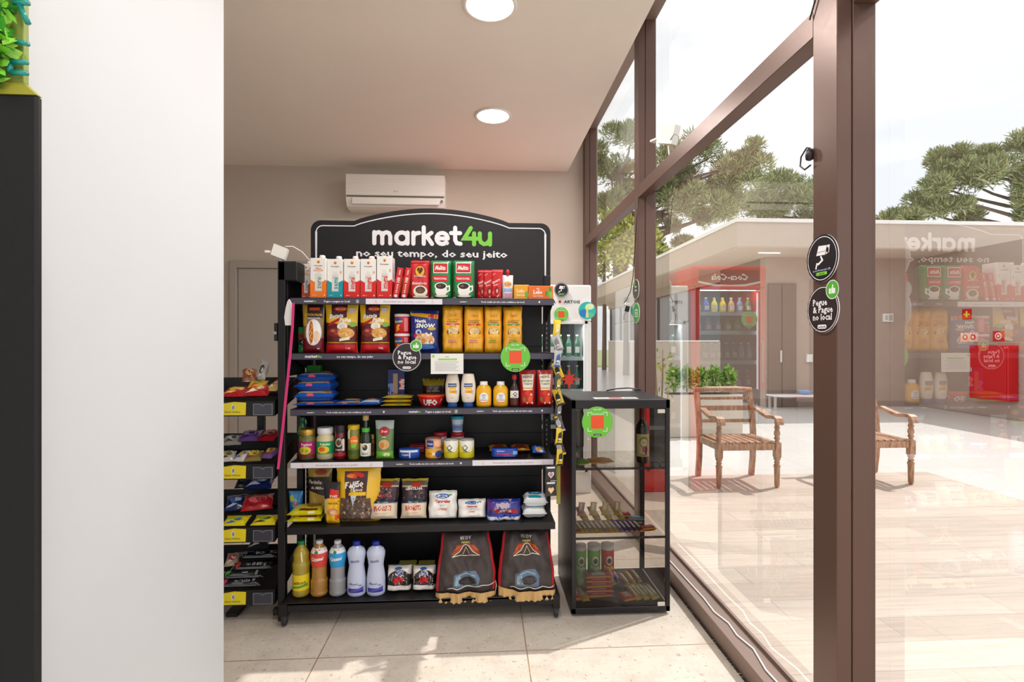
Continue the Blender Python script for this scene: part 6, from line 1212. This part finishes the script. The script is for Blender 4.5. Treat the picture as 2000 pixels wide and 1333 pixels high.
def bar(px, Y, z, w_, l_, d_, c, c2, lb, grp, rz=0, seed=0, cat='chocolate bar', name='chocolate_bar', x=None, rx=.0):
    d_ *= 1.25
    art = [('r', -.5, .2, .5, .8, c2), ('r', -1, 0, 1, .07, '#e3b72a' if c2 != '#e3b72a' else c), ('r', -1, .93, 1, 1, c), ('l', [(0, .3), (0, .7)], .1, WT)]
    mb = bag(name, w_, l_, d_, c, art, 'fat', seed, .8)
    return mb.build(name, None, (x if x is not None else XatY(px, Y+.05), Y, z+d_/2+.003), (Matrix.Rotation(rz, 3, 'Z') @ Matrix.Rotation(-PI/2+rx, 3, 'X')).to_euler(), label=lb, cat=cat, group=grp)
BC = ['#c83a3a', '#c9a23a', '#d8b02a', '#b89a6a', '#c8a84a', '#c89a5a', '#b88a6a', '#d0a83a', '#c8963a', '#5a2f9a', '#4f2a8f', '#6a4a9a', '#3a2a5a', '#8a2030']
for k, c in enumerate(BC):
    bar(0, 2.635, SZ[1], .026, .12, .016, c, '#8a7f92' if k < 9 else '#3a2a6a', 'wrapped chocolate bar in the packed row on the middle cabinet shelf', 'chocolate bars in a row on the middle cabinet shelf', .25, 400+k, x=CX0+.045+k*.0262, rx=.22)
for k in range(9):
    c = ['#7fc24a', '#c86a8a', '#c9a84a', '#d8bc6a', '#b8a87a', '#d8b84a', '#c8a86a', '#b89a4a', '#d0b86a'][k]
    bar(0, 2.78, SZ[1]+(.035 if k % 2 else .01), .036, .11, .026, c, '#e0d0a0', 'wrapped sweet bar heaped behind the row on the middle cabinet shelf', 'sweet bars heaped at the back of the middle cabinet shelf', .3*(-1)**k, 420+k, name='sweet_bar', cat='sweet', x=CX0+.05+k*.034, rx=.4)
bar(0, 2.66, SZ[1], .085, .05, .02, '#d8453a', '#e8a09a', 'red wrapped bar at the right end of the middle cabinet shelf', None, .2, 440, x=CX1-.075)
bar(0, 2.75, SZ[1], .085, .06, .02, '#2a9ac8', '#7fd0ea', 'turquoise wrapped bar, the lower of two on the middle cabinet shelf', None, .1, 441, x=CX1-.12)
bar(0, 2.75, SZ[1]+.022, .085, .05, .018, '#2a86c0', '#9adcf0', 'turquoise wrapped bar, the upper of two on the middle cabinet shelf', None, -.1, 442, x=CX1-.118)
bar(0, 2.84, SZ[1], .07, .05, .03, '#b8242c', '#d8605a', 'dark red wrapped bar behind the turquoise ones in the cabinet', None, .1, 443, x=CX1-.15)
lyb = .036
for k in range(5):
    bar(0, 2.665+.006*k, lyb+.0225*k, .155, .06, .017, '#cf3a36' if k < 2 else '#c83a36', '#e8dcd4' if k < 2 else '#d8e0d8', 'red and white wafer pack in the stack at the bottom of the cabinet', 'red and white wafer packs at the bottom of the cabinet', .03*(-1)**k, 450+k, name='wafer_pack', cat='wafer', x=CX0+.17)
bar(0, 2.62, lyb, .045, .15, .022, '#e0a62a', '#c8803a', 'long yellow wrapped bar in front at the bottom of the cabinet', None, .2, 460, x=CX0+.088)
bar(0, 2.62, lyb, .045, .15, .03, '#cf2f36', '#e8a0a0', 'red wafer box at the left front corner of the cabinet bottom', None, .05, 461, x=CX0+.042)
bar(0, 2.61, lyb, .075, .09, .024, '#d83a3a', '#e8c0a0', 'red wrapped bar with brown middle at the right front of the cabinet bottom', None, .25, 462, x=CX1-.19)
for k in range(6):
    bar(0, 2.62+.014*(k % 2), lyb+.0, .030, .12, .018, ['#c9a83a', '#a89a5a', '#c8b03a', '#8a8f5a', '#b8a84a', '#9aa06a'][k], '#d8d0a8', 'yellow green wrapped bar at the right of the cabinet bottom', 'yellow green bars at the right of the cabinet bottom', .35, 465+k, x=CX1-.145+k*.021, rx=.25)
for k in range(6):
    bar(0, 2.77+.02*(k % 3), lyb, .03, .10, .02, ['#b8847a', '#9a9a8a', '#3f74c8', '#b89a8a', '#c9a24a', '#a87a5a'][k], '#d0c0b0', 'small wrapped bar behind the others at the bottom right of the cabinet', 'small bars behind at the bottom of the cabinet', .4, 475+k, x=CX0+.24+k*.038, rx=.4)
lying(.14, .08, .03, '#e0a030', [('e', 0, .5, .6, .2, '#c8801f'), ('r', -1, .0, 1, .08, '#c8701f')], 480, 'sweet_bag', 'flat orange sweet bag lying alone on the top cabinet shelf', 'snack', XatY(1172, 2.70)+.0, 2.66, SZ[0], .05)
lying(.07, .09, .03, '#8fc23a', [('e', 0, .6, .6, .25, '#4a7a4a'), ('r', -.5, .3, .5, .7, '#3a5a4a')], 481, 'sweet_bag', 'lime green sweet bag at the left of the top cabinet shelf', 'snack', XatY(1137, 2.66)+.012, 2.635, SZ[0], .3)
x = CX0+.052; mb = bag('sweet_bag', .05, .075, .03, '#5f2a34', [('e', 0, .5, .6, .25, '#c8b8a8'), ('r', -1, .8, 1, 1, '#4a7a6a'), ('r', -1, 0, 1, .3, '#e0ddd8')], 'pouch', 482); mb.build('sweet_bag', None, (x, 2.74, SZ[0]+E), label='small dark red sweet bag standing behind the lime green one in the cabinet', cat='snack')
# ================================================================ SPOT LAMPS, PLUG LEAD
def flood(lb, loc, rot, sc=1):
    o = empty('spot_lamp', lb, 'lamp', loc, rot); wht = mat('#ece8e2', .4)
    MB().prism([(-.05*sc, -.02*sc), (.03*sc, -.05*sc), (.05*sc, .02*sc), (-.03*sc, .05*sc)], -.02, .03, wht).box(-.085*sc, -.05*sc, -.02, .02, -.008, .004, wht, .002).build('housing', o)
    MB().tube([(.0, .0, -.03), (.01, .0, -.08*sc), (.012, 0, -.10*sc)], .004, wht, 6).build('bracket', o)
    return o
xh = XatY(545, 2.66); zh = Zat(493, xh, 2.66); flood('small white spot lamp with bracket on the tall black post left of the cartons', (xh+.004, 2.66, zh), (0, 0, .2), .8)
MB().tube([(xh+.03, 2.66, zh+.03), (xh+.06, 2.68, zh+.034), (xh+.10, 2.7, zh+.01), (xh+.14, 2.72, zh-.04), (xh+.155, 2.76, zh-.075)], .0025, '#e4e0da', 6).build('lamp_cable', None, label='thin white cable from the spot lamp down behind the first carton', cat='cable')
yq = YatX(1300, 1.105); flood('white spot lamp standing on the brown crossbar of the window', (1.118, yq, ZT+.0865+.155), (0, 0, -1.1), 1.5)
MB().tube([(1.118, yq-.03, ZT+.19), (1.12, yq-.10, ZT+.205), (1.12, yq-.16, ZT+.17), (1.12, yq-.18, ZT+.10)], .003, '#8f8a86', 6).build('lamp_cable', None, label='thin grey cable arching from the spot lamp on the window crossbar', cat='cable')
ym = 3.62; xg = 1.082
P = []
for px, py in ((1247, 385), (1243, 430), (1240, 480), (1236, 540), (1231, 570), (1222, 588), (1218, 592)):
    y = YatX(px, 1.08) if px > 1238 else 3.60; x = 1.08 if px > 1238 else XatY(px, 3.60); P.append((x, y-.005, Zat(py, x, y)))
MB().tube(P, .003, '#2b282a', 6).build('plug_lead', None, label='thin dark cable hanging down the farther mullion to a white socket', cat='cable')
x = XatY(1226, 3.6); z = Zat(596, x, 3.6); o = empty('cable_socket', 'white cable socket with black plug hanging beside the farther mullion', 'socket', (x, 3.585, z), (0, .25, 0))
MB().box(-.028, .028, -.012, .012, -.012, .012, '#eceae4', .004).build('socket_block', o); MB().lathe([(.014, -.05), (.016, -.045), (.014, -.013)], '#1f1c1e', 14).build('plug', o); MB().tube([(0, 0, -.05), (-.012, 0, -.08), (-.004, 0, -.115)], .002, '#6a6668', 6).build('wire_end', o)
for lb, py, pts in (('black cable loop knotted on the left edge of the near mullion', 302, [(-.0, 0, .02), (.0, .02, .03), (0, .05, .01), (0, .055, -.02), (0, .03, -.04), (0, 0, -.035)]), ('black cable crossing the top corner of the near mullion', 10, [(0, .03, -.03), (0, .0, .02), (0, -.03, .06), (0, -.06, .10)])):
    x = 1.083; y = 1.625 if py > 100 else 1.60; z = Zat(py, x, y); mb = MB(); mb.tube([(x+a, y+b, z+c) for a, b, c in pts], .003, '#1f1a1c', 6)
    if py > 100: mb.lathe([(.001, -.02), (.012, -.015), (.014, .0), (.010, .018), (.001, .022)], '#2a2024', 10, Matrix.Translation((x, y+.004, z)))
    mb.build('cable_tie', None, label=lb, cat='cable')
# ================================================================ BLACK DISPLAY PANEL WITH GREEN WALL AT THE LEFT EDGE
YN = .985; XR = ratio(85)*1.0; XO = ratio(58)*1.0; ZE = Zat(185, XR, YN)
o = empty('display_stand', 'tall black stand topped by an olive board with teal letters and green leaves', 'display stand', (-.90, 1.0, 0))
MB().box(-.095, XR+.90, -.015, .0, .02, ZE, mat('#0b0a0a', .6), .004).build('black_panel', o); MB().box(-.095, XR+.905, -.05, .03, 0, .02, mat('#0a0909', .6), .003).build('base', o)
ol = mat('#8f9a4a', .5)
MB().prism([(-.095, ZE+.0005), (XR+.899, ZE+.0005), (XO+.90, ZE+.022), (-.095, ZE+.022)], -.014, -.001, mat('#a8a23a', .5)).build('ledge', o)
MB().box(-.095, XO+.90, -.013, -.001, ZE+.022, ZE+.62, ol, .001).build('olive_board', o)
tm = mat('#0f8f86', .3, coat=.5)
def tz(py): return Zat(py, -.85, .98)
def tx(px): return ratio(px)*.98+.90
for pts in ([(24, 143), (55, 143)], [(24, 122), (55, 122)], [(26, 80), (57, 86)], [(27, 6), (58, 6)], [(40, 10), (57, 46)]):
    MB().tube([(tx(a_), -.022, tz(b_)) for a_, b_ in pts], .0048, tm, 8).build('teal_letter_stroke', o)
MB().tube([(tx(22), -.022, tz(122)), (tx(22), -.022, tz(143))], .0048, tm, 8).build('teal_letter_stroke', o)
mb = MB(); rn = random.Random(12); GL = [mat('#3fa52a', .45), mat('#7fce3a', .45), mat('#1f7a1f', .45), mat('#a8e05a', .45)]
for (px, py, r) in ((12, 15, .016), (4, 40, .018), (16, 55, .012), (6, 75, .014), (18, 95, .010), (6, 110, .014), (2, 135, .010), (12, -20, .02), (-15, 30, .02), (-15, 80, .02), (-10, 165, .010), (25, -30, .02), (-20, -60, .02), (15, -90, .02), (-10, -130, .02), (25, -160, .02), (0, -200, .02), (-40, 0, .02), (-45, 120, .02), (-50, -90, .02), (-40, -180, .02)):
    leaves(mb, (tx(px), -.034, tz(py)), r, 16, .026, .013, GL, .1, .9, rn)
mb.build('foliage', o)
